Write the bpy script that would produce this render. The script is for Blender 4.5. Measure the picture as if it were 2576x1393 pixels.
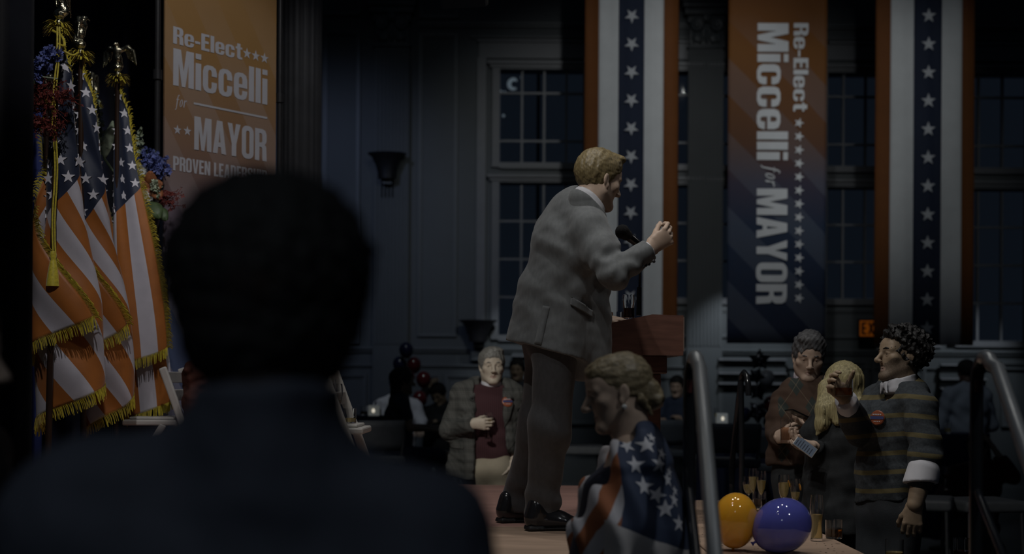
import bpy, bmesh, math, random
import numpy as np
from mathutils import Vector, Matrix
from mathutils.bvhtree import BVHTree
from mathutils.geometry import tessellate_polygon

for _o in list(bpy.data.objects):
    bpy.data.objects.remove(_o)
SC = bpy.context.scene
COL = SC.collection
rnd = random.Random(7)

# ------------------------------------------------------------------ camera
IW, IH = 2576.0, 1393.0
FPX = 3450.0            # focal length in pixels of the 2576 px wide frame
EYE = 1.55              # camera height above the hall floor
HORZ = 960.0            # image row of the horizon
ROLL = 0.006
cam_d = bpy.data.cameras.new('camera')
cam = bpy.data.objects.new('camera', cam_d)
COL.objects.link(cam)
cam.location = (0, 0, EYE)
cam.rotation_euler = (Matrix.Rotation(math.pi/2, 4, 'X') @ Matrix.Rotation(ROLL, 4, 'Z')).to_euler()
cam_d.sensor_width = 36.0
cam_d.lens = 36.0*FPX/IW
cam_d.shift_y = (HORZ-IH/2)/IW
cam_d.clip_start = 0.05
cam_d.clip_end = 100
cam_d.dof.use_dof = True
cam_d.dof.focus_distance = 6.3
cam_d.dof.aperture_fstop = 1.9
SC.camera = cam

# ------------------------------------------------------------------ world, exposure
SC.view_settings.view_transform = 'Standard'
SC.view_settings.look = 'None'
SC.view_settings.gamma = 1.0
SC.view_settings.use_curve_mapping = False
SC.view_settings.exposure = 0.0
w = bpy.data.worlds.new('night_hall_air')
SC.world = w
w.use_nodes = True
w.node_tree.nodes['Background'].inputs[0].default_value = (0.50, 0.68, 1.0, 1)
w.node_tree.nodes['Background'].inputs[1].default_value = 0.012

# ------------------------------------------------------------------ stage lighting rig and added fill spots
def spot(name, loc, tgt, energy, size_deg, blend=.5, col=(1, 1, 1), rad=.08):
    l = bpy.data.lights.new(name, 'SPOT')
    l.energy = energy; l.spot_size = math.radians(size_deg); l.spot_blend = blend
    l.color = col; l.shadow_soft_size = rad
    o = bpy.data.objects.new(name, l); COL.objects.link(o)
    o.location = loc
    o.rotation_euler = (Vector(tgt)-Vector(loc)).to_track_quat('-Z', 'Y').to_euler()
    return o

spot('spot_lectern_key', (-1.6, 2.2, 6.2), (0.20, 6.3, 1.6), 170, 26, .6, (1, .98, .95), .06)
spot('spot_stage_top_left', (-.6, 5.6, 6.9), (-.1, 6.6, .9), 125, 56, .7, (1, .98, .95), .05)
spot('spot_stage_top_mid', (.7, 6.3, 7.0), (.3, 6.6, .9), 115, 56, .7, (1, .98, .95), .05)
spot('spot_stage_top_right', (1.7, 5.2, 6.7), (1.2, 6.0, .9), 60, 52, .7, (1, .98, .95), .05)
spot('spot_flags', (-0.9, 2.6, 6.0), (-2.1, 6.9, 1.9), 250, 26, .5, (1, .97, .98), .07)
spot('spot_stage_banner', (-0.3, 4.2, 6.2), (-1.75, 8.2, 2.9), 230, 30, .7, (1, .98, .98), .08)
spot('spot_audience_back', (-1.7, 3.4, 4.7), (-0.1, 9.3, 1.45), 560, 13, .7, (1, .98, .93), .08)
spot('spot_audience_side', (-0.6, 4.0, 5.0), (1.75, 6.8, 1.40), 135, 40, .8, (1, .97, .92), .08)
spot('spot_steps', (2.4, 1.6, 5.4), (0.65, 4.4, 1.2), 115, 30, .8, (.93, .97, 1), .1)
spot('spot_steps_profile', (-1.2, 3.6, 5.2), (0.35, 4.3, 1.45), 22, 24, .8, (1, .96, .9), .1)
spot('spot_striped_banner', (1.6, 9.0, 7.0), (1.45, 15.9, 3.9), 360, 46, .7, (.98, 1, 1), .1)
spot('spot_lettered_banner', (3.4, 9.5, 7.2), (3.2, 15.9, 4.9), 170, 36, .8, (.98, 1, 1), .1)
spot('spot_far_banner', (5.4, 9.0, 7.0), (4.8, 15.9, 4.4), 190, 32, .8, (.96, 1, 1), .1)
spot('spot_wall_wash', (-1.2, 11.0, 7.0), (-0.6, 18.0, 2.6), 38, 60, .9, (.86, .97, 1), .3)
spot('spot_wall_blue', (-3.4, 12.0, 6.6), (-2.3, 18.0, 3.2), 210, 46, .9, (.5, .62, 1), .3)
spot('spot_column', (-.6, 7.4, 6.6), (-1.85, 12.0, 3.8), 50, 20, .9, (.96, .97, 1), .2)  # unseen spot added to brighten the column
spot('fill_foreground_back', (-.6, -.9, 4.2), (-.35, 1.5, 1.25), 42, 60, .9, (.85, .93, 1), .3)  # dim fill added behind the camera for the foreground man's back
spot('fill_speaker_face', (4.6, 7.6, 4.8), (0.38, 6.2, 2.35), 40, 12, .7, (1, .95, .9), .08)  # added fill for the speaker's face, no such lamp seen
spot('spot_tables_right', (1.5, 9.4, 6.8), (4.6, 14.3, 1.3), 90, 26, .8, (.85, .93, 1), .1)  # table spots are unseen, added to brighten the people at the back
spot('spot_tables_left', (-1.0, 10.6, 6.4), (-1.05, 14.4, 1.4), 120, 20, .8, (.85, .93, 1), .1)
spot('spot_tables_mid', (.6, 9.0, 6.8), (2.0, 13.4, 1.1), 120, 26, .8, (.8, .9, 1), .1)
spot('spot_ledge_added', (3.0, 16.6, 3.2), (2.95, 17.9, 1.75), 75, 62, .7, (.85, .92, 1), .05)  # unseen downlights added for the highlights on the ledges below the windows
spot('spot_ledge_added_far', (5.9, 16.6, 3.2), (5.85, 17.9, 1.75), 60, 56, .7, (.85, .92, 1), .05)
spot('spot_ledge_added_near', (0.1, 16.6, 3.2), (0.1, 17.9, 1.75), 34, 52, .7, (.85, .92, 1), .05)

# ------------------------------------------------------------------ helpers: space
_cr, _sr = math.cos(ROLL), math.sin(ROLL)
def P(px, py, d):
    """world point seen at photo position (px, py) at distance d along the view"""
    xx, yy = px-IW/2, py-HORZ
    x = xx*_cr+yy*_sr; y = -xx*_sr+yy*_cr
    return np.array((x/FPX*d, d, EYE-y/FPX*d))
def V(*a): return np.array(a, float)
def unit(v):
    v = np.asarray(v, float); return v/(np.linalg.norm(v)+1e-12)
def lerp(a, b, t): return np.asarray(a)*(1-t)+np.asarray(b)*t

# ------------------------------------------------------------------ helpers: materials
MATS = {}
def mat(name, col, rough=.65, var=.12, vscale=18, bump=.0, bscale=300, metal=0, sheen=0, coat=0,
        trans=0, ior=1.45, emis=None, estr=0, spec=.5, stretch=None, sss=0):
    if name in MATS: return MATS[name]
    m = bpy.data.materials.new(name); m.use_nodes = True
    nt = m.node_tree; b = nt.nodes['Principled BSDF']
    b.inputs['Roughness'].default_value = rough
    b.inputs['Metallic'].default_value = metal
    b.inputs['Specular IOR Level'].default_value = spec
    b.inputs['Sheen Weight'].default_value = sheen
    b.inputs['Coat Weight'].default_value = coat
    b.inputs['Transmission Weight'].default_value = trans
    b.inputs['IOR'].default_value = ior
    if sss:
        b.inputs['Subsurface Weight'].default_value = sss
        b.inputs['Subsurface Radius'].default_value = (.01, .004, .002)
    c4 = (*col, 1)
    tc = nt.nodes.new('ShaderNodeTexCoord')
    src = tc.outputs['Object']
    if stretch:
        mp = nt.nodes.new('ShaderNodeMapping'); mp.inputs['Scale'].default_value = stretch
        nt.links.new(src, mp.inputs[0]); src = mp.outputs[0]
    if var > 0 and not trans:
        nz = nt.nodes.new('ShaderNodeTexNoise'); nz.inputs['Scale'].default_value = vscale
        nz.inputs['Detail'].default_value = 4
        nt.links.new(src, nz.inputs['Vector'])
        rp = nt.nodes.new('ShaderNodeValToRGB')
        rp.color_ramp.elements[0].position = .3; rp.color_ramp.elements[1].position = .7
        rp.color_ramp.elements[0].color = (*[c*(1-var) for c in col], 1)
        rp.color_ramp.elements[1].color = (*[min(1, c*(1+var)) for c in col], 1)
        nt.links.new(nz.outputs['Fac'], rp.inputs['Fac'])
        nt.links.new(rp.outputs['Color'], b.inputs['Base Color'])
    else:
        b.inputs['Base Color'].default_value = c4
    if bump > 0:
        n2 = nt.nodes.new('ShaderNodeTexNoise'); n2.inputs['Scale'].default_value = bscale
        n2.inputs['Detail'].default_value = 3
        nt.links.new(src, n2.inputs['Vector'])
        bp = nt.nodes.new('ShaderNodeBump'); bp.inputs['Strength'].default_value = bump
        bp.inputs['Distance'].default_value = .004
        nt.links.new(n2.outputs['Fac'], bp.inputs['Height'])
        nt.links.new(bp.outputs['Normal'], b.inputs['Normal'])
    if emis:
        b.inputs['Emission Color'].default_value = (*emis, 1)
        b.inputs['Emission Strength'].default_value = estr
    MATS[name] = m
    return m

class NG:
    """tiny node-graph helper on a principled material"""
    def __init__(s, name, **kw):
        s.m = mat(name, (.5, .5, .5), var=0, **kw); s.nt = s.m.node_tree
        s.b = s.nt.nodes['Principled BSDF']
        s.tc = [n for n in s.nt.nodes if n.type == 'TEX_COORD'][0]
    def n(s, t, **kw):
        x = s.nt.nodes.new(t)
        for k, v in kw.items(): setattr(x, k, v)
        return x
    def l(s, a, b): s.nt.links.new(a, b)
    def xyz(s):
        sp = s.n('ShaderNodeSeparateXYZ'); s.l(s.tc.outputs['Object'], sp.inputs[0]); return sp.outputs
    def math(s, op, a, b=None, c=None):
        x = s.n('ShaderNodeMath', operation=op)
        for i, v in enumerate((a, b, c)):
            if v is None: continue
            if isinstance(v, (int, float)): x.inputs[i].default_value = v
            else: s.l(v, x.inputs[i])
        return x.outputs[0]
    def mix(s, f, a, b):
        x = s.n('ShaderNodeMix', data_type='RGBA')
        if isinstance(f, (int, float)): x.inputs[0].default_value = f
        else: s.l(f, x.inputs[0])
        for i, v in ((6, a), (7, b)):
            if isinstance(v, tuple): x.inputs[i].default_value = (*v, 1)
            else: s.l(v, x.inputs[i])
        return x.outputs[2]
    def ramp(s, f, stops):
        x = s.n('ShaderNodeValToRGB'); e = x.color_ramp.elements
        while len(e) < len(stops): e.new(.5)
        for el, (p, c) in zip(e, stops): el.position = p; el.color = (*c, 1)
        s.l(f, x.inputs[0]); return x.outputs[0]
    def noise(s, scale, detail=3, vec=None):
        x = s.n('ShaderNodeTexNoise'); x.inputs['Scale'].default_value = scale
        x.inputs['Detail'].default_value = detail
        s.l(vec if vec is not None else s.tc.outputs['Object'], x.inputs['Vector']); return x.outputs['Fac']
    def base(s, c): s.l(c, s.b.inputs['Base Color']); return s.m

# ------------------------------------------------------------------ helpers: objects
def tag(o, label=None, cat=None, group=None, kind=None):
    if label: o['label'] = label
    if cat: o['category'] = cat
    if group: o['group'] = group
    if kind: o['kind'] = kind
    return o
def link(name, me, parent=None, loc=None):
    o = bpy.data.objects.new(name, me); COL.objects.link(o)
    if parent is not None: o.parent = parent
    if loc is not None: o.location = loc
    return o
def empty(name, loc, label=None, cat=None, group=None, kind=None, rz=0):
    o = bpy.data.objects.new(name, None); COL.objects.link(o)
    o.location = loc; o.rotation_euler = (0, 0, rz); o.empty_display_size = .1
    return tag(o, label, cat, group, kind)
def worldloc(parent):
    z = Vector((0, 0, 0))
    while parent is not None:
        z = z+parent.location; parent = parent.parent
    return z
def meshdata(name, v, f, mats, smooth=True, fm=None, off=None):
    me = bpy.data.meshes.new(name)
    v = np.asarray(v, float).reshape(-1, 3)
    if off is not None: v = v-np.asarray(off)
    if isinstance(f, np.ndarray):
        nf, k = f.shape
        me.vertices.add(len(v)); me.vertices.foreach_set('co', v.astype(np.float32).ravel())
        me.loops.add(nf*k); me.loops.foreach_set('vertex_index', f.astype(np.int32).ravel())
        me.polygons.add(nf)
        me.polygons.foreach_set('loop_start', np.arange(0, nf*k, k, dtype=np.int32))
        me.polygons.foreach_set('loop_total', np.full(nf, k, np.int32))
        me.update(calc_edges=True); me.validate()
    else:
        me.from_pydata([tuple(x) for x in v], [], [tuple(int(q) for q in x) for x in f]); me.update()
    for m in (mats if isinstance(mats, (list, tuple)) else [mats]): me.materials.append(m)
    if smooth: me.polygons.foreach_set('use_smooth', np.ones(len(me.polygons), bool))
    if fm is not None and len(fm) == len(me.polygons):
        me.polygons.foreach_set('material_index', np.asarray(fm, np.int32))
    return me
def wob(name, v, f, mats, parent=None, smooth=True, fm=None):
    """object from world-space vertices; with a parent the mesh is stored relative to it,
    a parentless one gets its origin at its base centre"""
    v = np.asarray(v, float).reshape(-1, 3)
    if parent is not None:
        me = meshdata(name, v, f, mats, smooth, fm, off=worldloc(parent)); return link(name, me, parent)
    o0 = np.array([(v[:, 0].min()+v[:, 0].max())/2, (v[:, 1].min()+v[:, 1].max())/2, v[:, 2].min()])
    me = meshdata(name, v, f, mats, smooth, fm, off=o0); return link(name, me, None, o0)

class MB:
    """mesh builder in world space"""
    def __init__(s): s.v = []; s.f = []; s.m = []
    def add(s, v, f, mi=0):
        n = len(s.v); s.v += [tuple(map(float, q)) for q in v]; s.f += [tuple(i+n for i in q) for q in f]; s.m += [mi]*len(f); return s
    def box(s, a, b, mi=0, R=None, c=None, bev=0):
        (x0, y0, z0), (x1, y1, z1) = a, b
        if bev > 0:
            bm = bmesh.new(); bmesh.ops.create_cube(bm, size=1)
            for q in bm.verts:
                q.co = Vector(((x0+x1)/2+q.co.x*(x1-x0), (y0+y1)/2+q.co.y*(y1-y0), (z0+z1)/2+q.co.z*(z1-z0)))
            bmesh.ops.bevel(bm, geom=bm.edges[:], offset=bev, segments=2, affect='EDGES', profile=.5)
            bm.verts.ensure_lookup_table(); bm.verts.index_update()
            vv = [q.co[:] for q in bm.verts]; ff = [[q.index for q in fc.verts] for fc in bm.faces]; bm.free()
        else:
            vv = [(x, y, z) for x in (x0, x1) for y in (y0, y1) for z in (z0, z1)]
            ff = [(0, 1, 3, 2), (4, 6, 7, 5), (0, 4, 5, 1), (2, 3, 7, 6), (0, 2, 6, 4), (1, 5, 7, 3)]
        if R is not None:
            c = np.zeros(3) if c is None else np.asarray(c)
            vv = [c+R@(np.asarray(q)-c) for q in vv]
        return s.add(vv, ff, mi)
    def tube(s, pts, r, n=12, mi=0, cap=True):
        pts = [np.asarray(p, float) for p in pts]
        rr = r if isinstance(r, (list, tuple)) else [r]*len(pts)
        v = []; f = []
        t0 = unit(pts[1]-pts[0]); up = V(0, 0, 1) if abs(t0[2]) < .9 else V(1, 0, 0)
        a = unit(np.cross(t0, up))
        for i, p in enumerate(pts):
            t = unit(pts[min(i+1, len(pts)-1)]-pts[max(i-1, 0)])
            a = unit(a-t*np.dot(a, t)); b = np.cross(t, a)
            for k in range(n):
                q = 2*math.pi*k/n; v.append(p+rr[i]*(math.cos(q)*a+math.sin(q)*b))
        for i in range(len(pts)-1):
            for k in range(n):
                k2 = (k+1) % n; f.append((i*n+k, i*n+k2, (i+1)*n+k2, (i+1)*n+k))
        if cap: f.append(tuple(range(n))[::-1]); f.append(tuple((len(pts)-1)*n+k for k in range(n)))
        return s.add(v, f, mi)
    def lathe(s, prof, c=(0, 0, 0), n=24, mi=0, R=None, sx=1, sy=1, close=False):
        v = []; f = []; c = np.asarray(c, float)
        for (r, z) in prof:
            for k in range(n):
                q = 2*math.pi*k/n; p = V(r*math.cos(q)*sx, r*math.sin(q)*sy, z)
                v.append(c+(R@p if R is not None else p))
        m = len(prof)
        for i in range(m if close else m-1):
            j = (i+1) % m
            for k in range(n):
                k2 = (k+1) % n; f.append((i*n+k, i*n+k2, j*n+k2, j*n+k))
        return s.add(v, f, mi)
    def grid(s, fn, nu, nv, mi=0):
        v = [fn(i/nu, j/nv) for i in range(nu+1) for j in range(nv+1)]
        f = [(i*(nv+1)+j, (i+1)*(nv+1)+j, (i+1)*(nv+1)+j+1, i*(nv+1)+j+1) for i in range(nu) for j in range(nv)]
        return s.add(v, f, mi)
    def poly(s, groups, O, X, Y, sc=1, mi=0, thick=0):
        """flat shapes: groups of (outer, [holes]) in 2d, laid at O with axes X, Y"""
        O, X, Y = map(np.asarray, (O, X, Y)); N = unit(np.cross(X, Y))
        for outer, holes in groups:
            loops = [outer]+list(holes)
            pts = [p for lp in loops for p in lp]
            tris = tessellate_polygon([[Vector((x, y, 0)) for x, y in lp] for lp in loops])
            vv = [O+X*(x*sc)+Y*(y*sc) for x, y in pts]
            if thick:
                n = len(vv); v2 = vv+[q-N*thick for q in vv]; ff = []
                for t in tris:
                    ff.append(tuple(t)); ff.append(tuple(i+n for i in t[::-1]))
                o = 0
                for lp in loops:
                    L = len(lp)
                    for i in range(L): ff.append((o+i, o+(i+1) % L, n+o+(i+1) % L, n+o+i))
                    o += L
                s.add(v2, ff, mi)
            else: s.add(vv, tris, mi)
        return s
    def build(s, name, mats, parent=None, smooth=False, label=None, cat=None, group=None, kind=None):
        o = wob(name, s.v, s.f, mats, parent, smooth, s.m)
        if smooth: shade_auto(o)
        return tag(o, label, cat, group, kind)
def shade_auto(o, ang=40):
    me = o.data
    bm = bmesh.new(); bm.from_mesh(me)
    lim = math.radians(ang)
    for e in bm.edges:
        if len(e.link_faces) == 2 and e.calc_face_angle(0) > lim: e.smooth = False
    bm.to_mesh(me); bm.free()
def copytree(o, loc, label=None, parent=None):
    c = o.copy(); COL.objects.link(c)
    if loc is not None: c.location = loc
    if parent is not None: c.parent = parent
    if label: c['label'] = label
    for ch in [q for q in bpy.data.objects if q.parent == o]: copytree(ch, None, None, c)
    return c
def spath(pts, n=8):
    """smooth curve through points"""
    pts = [np.asarray(p, float) for p in pts]; q = [2*pts[0]-pts[1]]+pts+[2*pts[-1]-pts[-2]]; o = []
    for i in range(1, len(q)-2):
        a, b, c, d = q[i-1:i+3]
        for k in range(n):
            t = k/n; o.append(.5*(2*b+(c-a)*t+(2*a-5*b+4*c-d)*t*t+(3*b-a-3*c+d)*t**3))
    return o+[pts[-1]]
def star2d(r=1, rot=0, q=.4):
    return [((r if i % 2 == 0 else r*q)*math.sin(rot+math.pi*i/5), (r if i % 2 == 0 else r*q)*math.cos(rot+math.pi*i/5)) for i in range(10)]
def Rz(a): c, s = math.cos(a), math.sin(a); return np.array([[c, -s, 0], [s, c, 0], [0, 0, 1]])
def Rx(a): c, s = math.cos(a), math.sin(a); return np.array([[1, 0, 0], [0, c, -s], [0, s, c]])
def Ry(a): c, s = math.cos(a), math.sin(a); return np.array([[c, 0, s], [0, 1, 0], [-s, 0, c]])

# ------------------------------------------------------------------ helpers: smooth solid fields (for bodies, cloth, finials)
class Field:
    def __init__(s): s.p = []; s.disp = None
    def cap(s, a, b, ra, rb=None, k=.02, op='u'):
        rb = ra if rb is None else rb; s.p.append(('c', np.asarray(a, float), np.asarray(b, float), ra, rb, k, op)); return s
    def path(s, pts, rs, k=.02, op='u'):
        for i in range(len(pts)-1): s.cap(pts[i], pts[i+1], rs[i], rs[i+1], k, op)
        return s
    def ell(s, c, r, R=None, k=.02, op='u'):
        s.p.append(('e', np.asarray(c, float), np.asarray(r, float), np.eye(3) if R is None else R, None, k, op)); return s
    def ecap(s, a, b, ra, rb, side, k=.04, op='u', we=None):
        s.p.append(('x', np.asarray(a, float), np.asarray(b, float), (ra, rb, unit(side), we), None, k, op)); return s
    def plane(s, c, n, k=.005):
        s.p.append(('p', np.asarray(c, float), unit(n), None, None, k, 's')); return s   # removes the side n points to
    def box(s, c, h, R=None, rad=.01, k=.01, op='u'):
        s.p.append(('b', np.asarray(c, float), np.asarray(h, float), np.eye(3) if R is None else R, rad, k, op)); return s
    def bounds(s):
        lo = np.full(3, 1e9); hi = -lo
        for p in s.p:
            if p[-1] != 'u': continue
            l, h = s.bb(p); lo = np.minimum(lo, l); hi = np.maximum(hi, h)
        return lo, hi
    def bb(s, p):
        t = p[0]
        if t == 'c':
            r = max(p[3], p[4]); return np.minimum(p[1], p[2])-r, np.maximum(p[1], p[2])+r
        if t == 'e':
            e = np.abs(p[3])@p[2]; return p[1]-e, p[1]+e
        if t == 'x':
            r = max(*p[3][0], *p[3][1]); return np.minimum(p[1], p[2])-r, np.maximum(p[1], p[2])+r
        if t == 'b':
            e = np.abs(p[3])@p[2]+p[4]; return p[1]-e, p[1]+e
    def dist(s, p, X):
        t = p[0]
        if t == 'c':
            a, b, ra, rb = p[1:5]; ab = b-a; L2 = max(ab@ab, 1e-9)
            q = X-a; h = np.clip((q@ab)/L2, 0, 1)
            return np.sqrt((((q-h[..., None]*ab))**2).sum(-1))-(ra+(rb-ra)*h)
        if t == 'e':
            q = (X-p[1])@p[3]; r = p[2]
            k0 = np.sqrt(((q/r)**2).sum(-1)); k1 = np.sqrt(((q/r**2)**2).sum(-1))+1e-9
            return k0*(k0-1)/k1
        if t == 'x':
            a, b = p[1], p[2]; (ra, rb, side, we) = p[3]
            n = b-a; L = np.linalg.norm(n)+1e-9; n = n/L
            sd = unit(side-n*(side@n)); fr = np.cross(n, sd)
            q = X-a; tt = q@n; h = np.clip(tt/L, 0, 1); wv = tt-h*L
            rx = ra[0]+(rb[0]-ra[0])*h; ry = ra[1]+(rb[1]-ra[1])*h
            rm = np.minimum(rx, ry); wr = rm if we is None else we
            k0 = np.sqrt((q@sd/rx)**2+(q@fr/ry)**2+(wv/wr)**2)
            return (k0-1)*rm
        if t == 'p': return (X-p[1])@p[2]*-1.0
        if t == 'b':
            q = np.abs((X-p[1])@p[3])-p[2]
            return np.sqrt((np.maximum(q, 0)**2).sum(-1))+np.minimum(q.max(-1), 0)-p[4]
    def surf(s, res, pad=None):
        lo, hi = s.bounds(); pad = res*3+.01 if pad is None else pad
        lo = lo-pad; hi = hi+pad
        n = np.maximum(np.ceil((hi-lo)/res).astype(int)+1, 4)
        ax = [(lo[i]+res*np.arange(n[i])).astype(np.float32) for i in range(3)]
        D = np.full(n, .2, np.float32)
        for p in s.p:
            k = p[5]; op = p[6]
            if p[0] == 'p': sl = (slice(0, n[0]), slice(0, n[1]), slice(0, n[2]))
            else:
                l, h = s.bb(p); m = k+res*2+.02
                i0 = np.clip(np.floor((l-m-lo)/res).astype(int), 0, n-1); i1 = np.clip(np.ceil((h+m-lo)/res).astype(int)+1, 1, n)
                sl = tuple(slice(a, b) for a, b in zip(i0, i1))
            X = np.stack(np.meshgrid(ax[0][sl[0]], ax[1][sl[1]], ax[2][sl[2]], indexing='ij'), -1)
            if 0 in X.shape: continue
            d = s.dist(p, X).astype(np.float32); c = D[sl]
            if op == 'u':
                hh = np.maximum(k-np.abs(c-d), 0)/k; D[sl] = np.minimum(c, d)-hh*hh*k*.25
            else:
                d = -d
                hh = np.maximum(k-np.abs(c-d), 0)/k; D[sl] = np.maximum(c, d)+hh*hh*k*.25
        if s.disp is not None:
            X = np.stack(np.meshgrid(*ax, indexing='ij'), -1); near = np.abs(D) < .05
            D[near] += s.disp(X[near]).astype(np.float32)
        D[0], D[-1] = .2, .2; D[:, 0], D[:, -1] = .2, .2; D[:, :, 0], D[:, :, -1] = .2, .2
        return nets(D, lo, res)
    def build(s, name, res, mats, parent=None, fmfn=None, **kw):
        v, f = s.surf(res)
        fm = fmfn(v[f].mean(1)) if fmfn else None
        return tag(wob(name, v, f, mats, parent, True, fm), **kw)
def nets(D, lo, h):
    S = D < 0; n = np.array(D.shape)
    cnt = np.zeros(n-1, np.int8)
    offs = [(i, j, k) for i in (0, 1) for j in (0, 1) for k in (0, 1)]
    for i, j, k in offs: cnt += S[i:n[0]-1+i, j:n[1]-1+j, k:n[2]-1+k]
    act = (cnt > 0) & (cnt < 8)
    ci = np.argwhere(act); idx = np.full(n-1, -1, np.int64); idx[act] = np.arange(len(ci))
    acc = np.zeros((len(ci), 3)); num = np.zeros(len(ci))
    for a in offs:
        for ax in range(3):
            if a[ax]: continue
            b = list(a); b[ax] = 1
            d1 = D[ci[:, 0]+a[0], ci[:, 1]+a[1], ci[:, 2]+a[2]]; d2 = D[ci[:, 0]+b[0], ci[:, 1]+b[1], ci[:, 2]+b[2]]
            m = (d1 < 0) != (d2 < 0); t = np.where(m, d1/np.where(m, d1-d2, 1), 0)
            pos = np.tile(np.array(a, float), (len(ci), 1)); pos[:, ax] += t
            acc += pos*m[:, None]; num += m
    v = lo+h*(ci+acc/np.maximum(num, 1)[:, None])
    F = []
    for ax in range(3):
        o1, o2 = (ax+1) % 3, (ax+2) % 3
        A = [slice(None)]*3; B = [slice(None)]*3; A[ax] = slice(0, -1); B[ax] = slice(1, None)
        ch = S[tuple(A)] != S[tuple(B)]
        e = np.argwhere(ch)
        e = e[(e[:, o1] > 0) & (e[:, o2] > 0) & (e[:, o1] < n[o1]-1) & (e[:, o2] < n[o2]-1)]
        ins = S[e[:, 0], e[:, 1], e[:, 2]]
        q = []
        for (u, vv) in ((1, 1), (0, 1), (0, 0), (1, 0)):
            c = e.copy(); c[:, o1] -= u; c[:, o2] -= vv; q.append(idx[c[:, 0], c[:, 1], c[:, 2]])
        q = np.stack(q, 1); q[~ins] = q[~ins][:, ::-1]
        F.append(q)
    f = np.concatenate(F); f = f[(f >= 0).all(1)]
    return v, f
def wrinkle(amp, freq, seed=0, aniso=(1, 1, 1)):
    r = np.random.RandomState(seed); K = r.normal(size=(7, 3))*freq*np.array(aniso); ph = r.uniform(0, 6.28, 7)
    def fn(X):
        o = np.zeros(X.shape[:-1])
        for k, p in zip(K, ph): o = o+np.sin(X@k+p)
        return o*amp/2.6
    return fn
def addf(*fs): return lambda X: sum(f(X) for f in fs)
def bvh_of(o):
    me = o.data; off = np.array(worldloc(o.parent) if o.parent else (0, 0, 0))+np.array(o.location)
    vs = np.empty(len(me.vertices)*3, np.float32); me.vertices.foreach_get('co', vs)
    return BVHTree.FromPolygons([Vector(q) for q in vs.reshape(-1, 3)+off], [tuple(p.vertices) for p in me.polygons])
def decal(bvh, poly, O, N, up, sc, lift=.0015, sub=2):
    """lay a flat printed shape onto a surface: project the finely divided shape along -N"""
    N = unit(N); X = unit(np.cross(up, N)); Y = np.cross(N, X)
    cx = (0., 0.); v = [cx]+list(poly); L = len(poly)
    f = [(0, 1+i, 1+(i+1) % L) for i in range(L)]
    for _ in range(sub):
        nf = []; mid = {}
        def mp(a, b):
            k = (min(a, b), max(a, b))
            if k not in mid: v.append(((v[a][0]+v[b][0])/2, (v[a][1]+v[b][1])/2)); mid[k] = len(v)-1
            return mid[k]
        for a, b, c in f:
            ab, bc, ca = mp(a, b), mp(b, c), mp(c, a); nf += [(a, ab, ca), (b, bc, ab), (c, ca, bc), (ab, bc, ca)]
        f = nf
    out = []; ok = []
    for x, y in v:
        w0 = O+X*x*sc+Y*y*sc
        h, nn, i, dd = bvh.ray_cast(Vector(w0+N*.15), Vector(-N), .4)
        if h is None: out.append(w0); ok.append(False)
        else:
            if nn.dot(Vector(N)) < 0: nn = -nn
            out.append(np.array(h)+np.array(nn)*lift); ok.append(True)
    f = [t for t in f if all(ok[i] for i in t)]
    return out, f

# ================================================================== STRUCTURE
DW = 18.0                                  # distance of the long window wall
def W(px, py, d=DW): return P(px, py, d)
m_wall = mat('painted_panelling', (.058, .067, .072), .55, .05, 3, .03, 60)
m_trim = mat('painted_moulding', (.080, .090, .096), .45, .04, 5)
m_sash = mat('window_paint', (.12, .126, .135), .45, .05, 8)
m_glass_w = mat('night_window_glass', (.5, .55, .6), .03, 0, trans=1, ior=1.12)
m_floor = mat('dark_ballroom_floor', (.035, .035, .04), .35, .3, 3)
m_black = mat('black_velour', (.010, .011, .015), .95, .3, 6, .2, 120, sheen=.05, spec=.1)
m_navyv = mat('navy_velour', (.028, .032, .055), .95, .3, 6, .2, 120, sheen=.1, spec=.1)
m_bluelit = mat('blue_lit_drape_cloth', (.05, .07, .26), .8, .2, 8, .1, 150)  # blue light falling on the drape, put into its cloth colour
m_pipe = mat('black_painted_pipe', (.03, .03, .032), .35, .1, 20)

MB().box((-9, -1, -.1), (11, 18.3, 0)).build('floor', m_floor, kind='structure')

def rx(px): return float(P(px, 500, DW)[0])
def rz(py): return float(P(1700, py, DW)[2])
wins = [(1256, 1480, 178, 412, 462, 845, 4), (1522, 1745, 180, 414, 466, 749, 3), (1799, 2022, 181, 416, 468, 749, 3),
        (2066, 2290, 182, 416, 469, 749, 3), (2403, 2643, 181, 418, 471, 853, 4)]
xs = sorted({-9.0, 11.0} | {rx(w_[0]) for w_ in wins} | {rx(w_[1]) for w_ in wins})
wb = MB()
for i in range(len(xs)-1):
    a, b = xs[i], xs[i+1]; mid = (a+b)/2
    hit = [w_ for w_ in wins if rx(w_[0]) < mid < rx(w_[1])]
    if not hit: wb.box((a, DW, 0), (b, DW+.25, 9)); continue
    q = hit[0]
    for z0, z1 in ((0, rz(q[5])), (rz(q[4]), rz(q[3])), (rz(q[2]), 9)): wb.box((a, DW, z0), (b, DW+.25, z1))
wall = wb.build('wall_back', m_wall, kind='structure')
MB().box((-9.2, -1, 0), (-9, 18.3, 9)).build('wall_left', m_wall, kind='structure')
MB().box((11, -1, 0), (11.2, 18.3, 9)).build('wall_right', m_wall, kind='structure')

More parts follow.
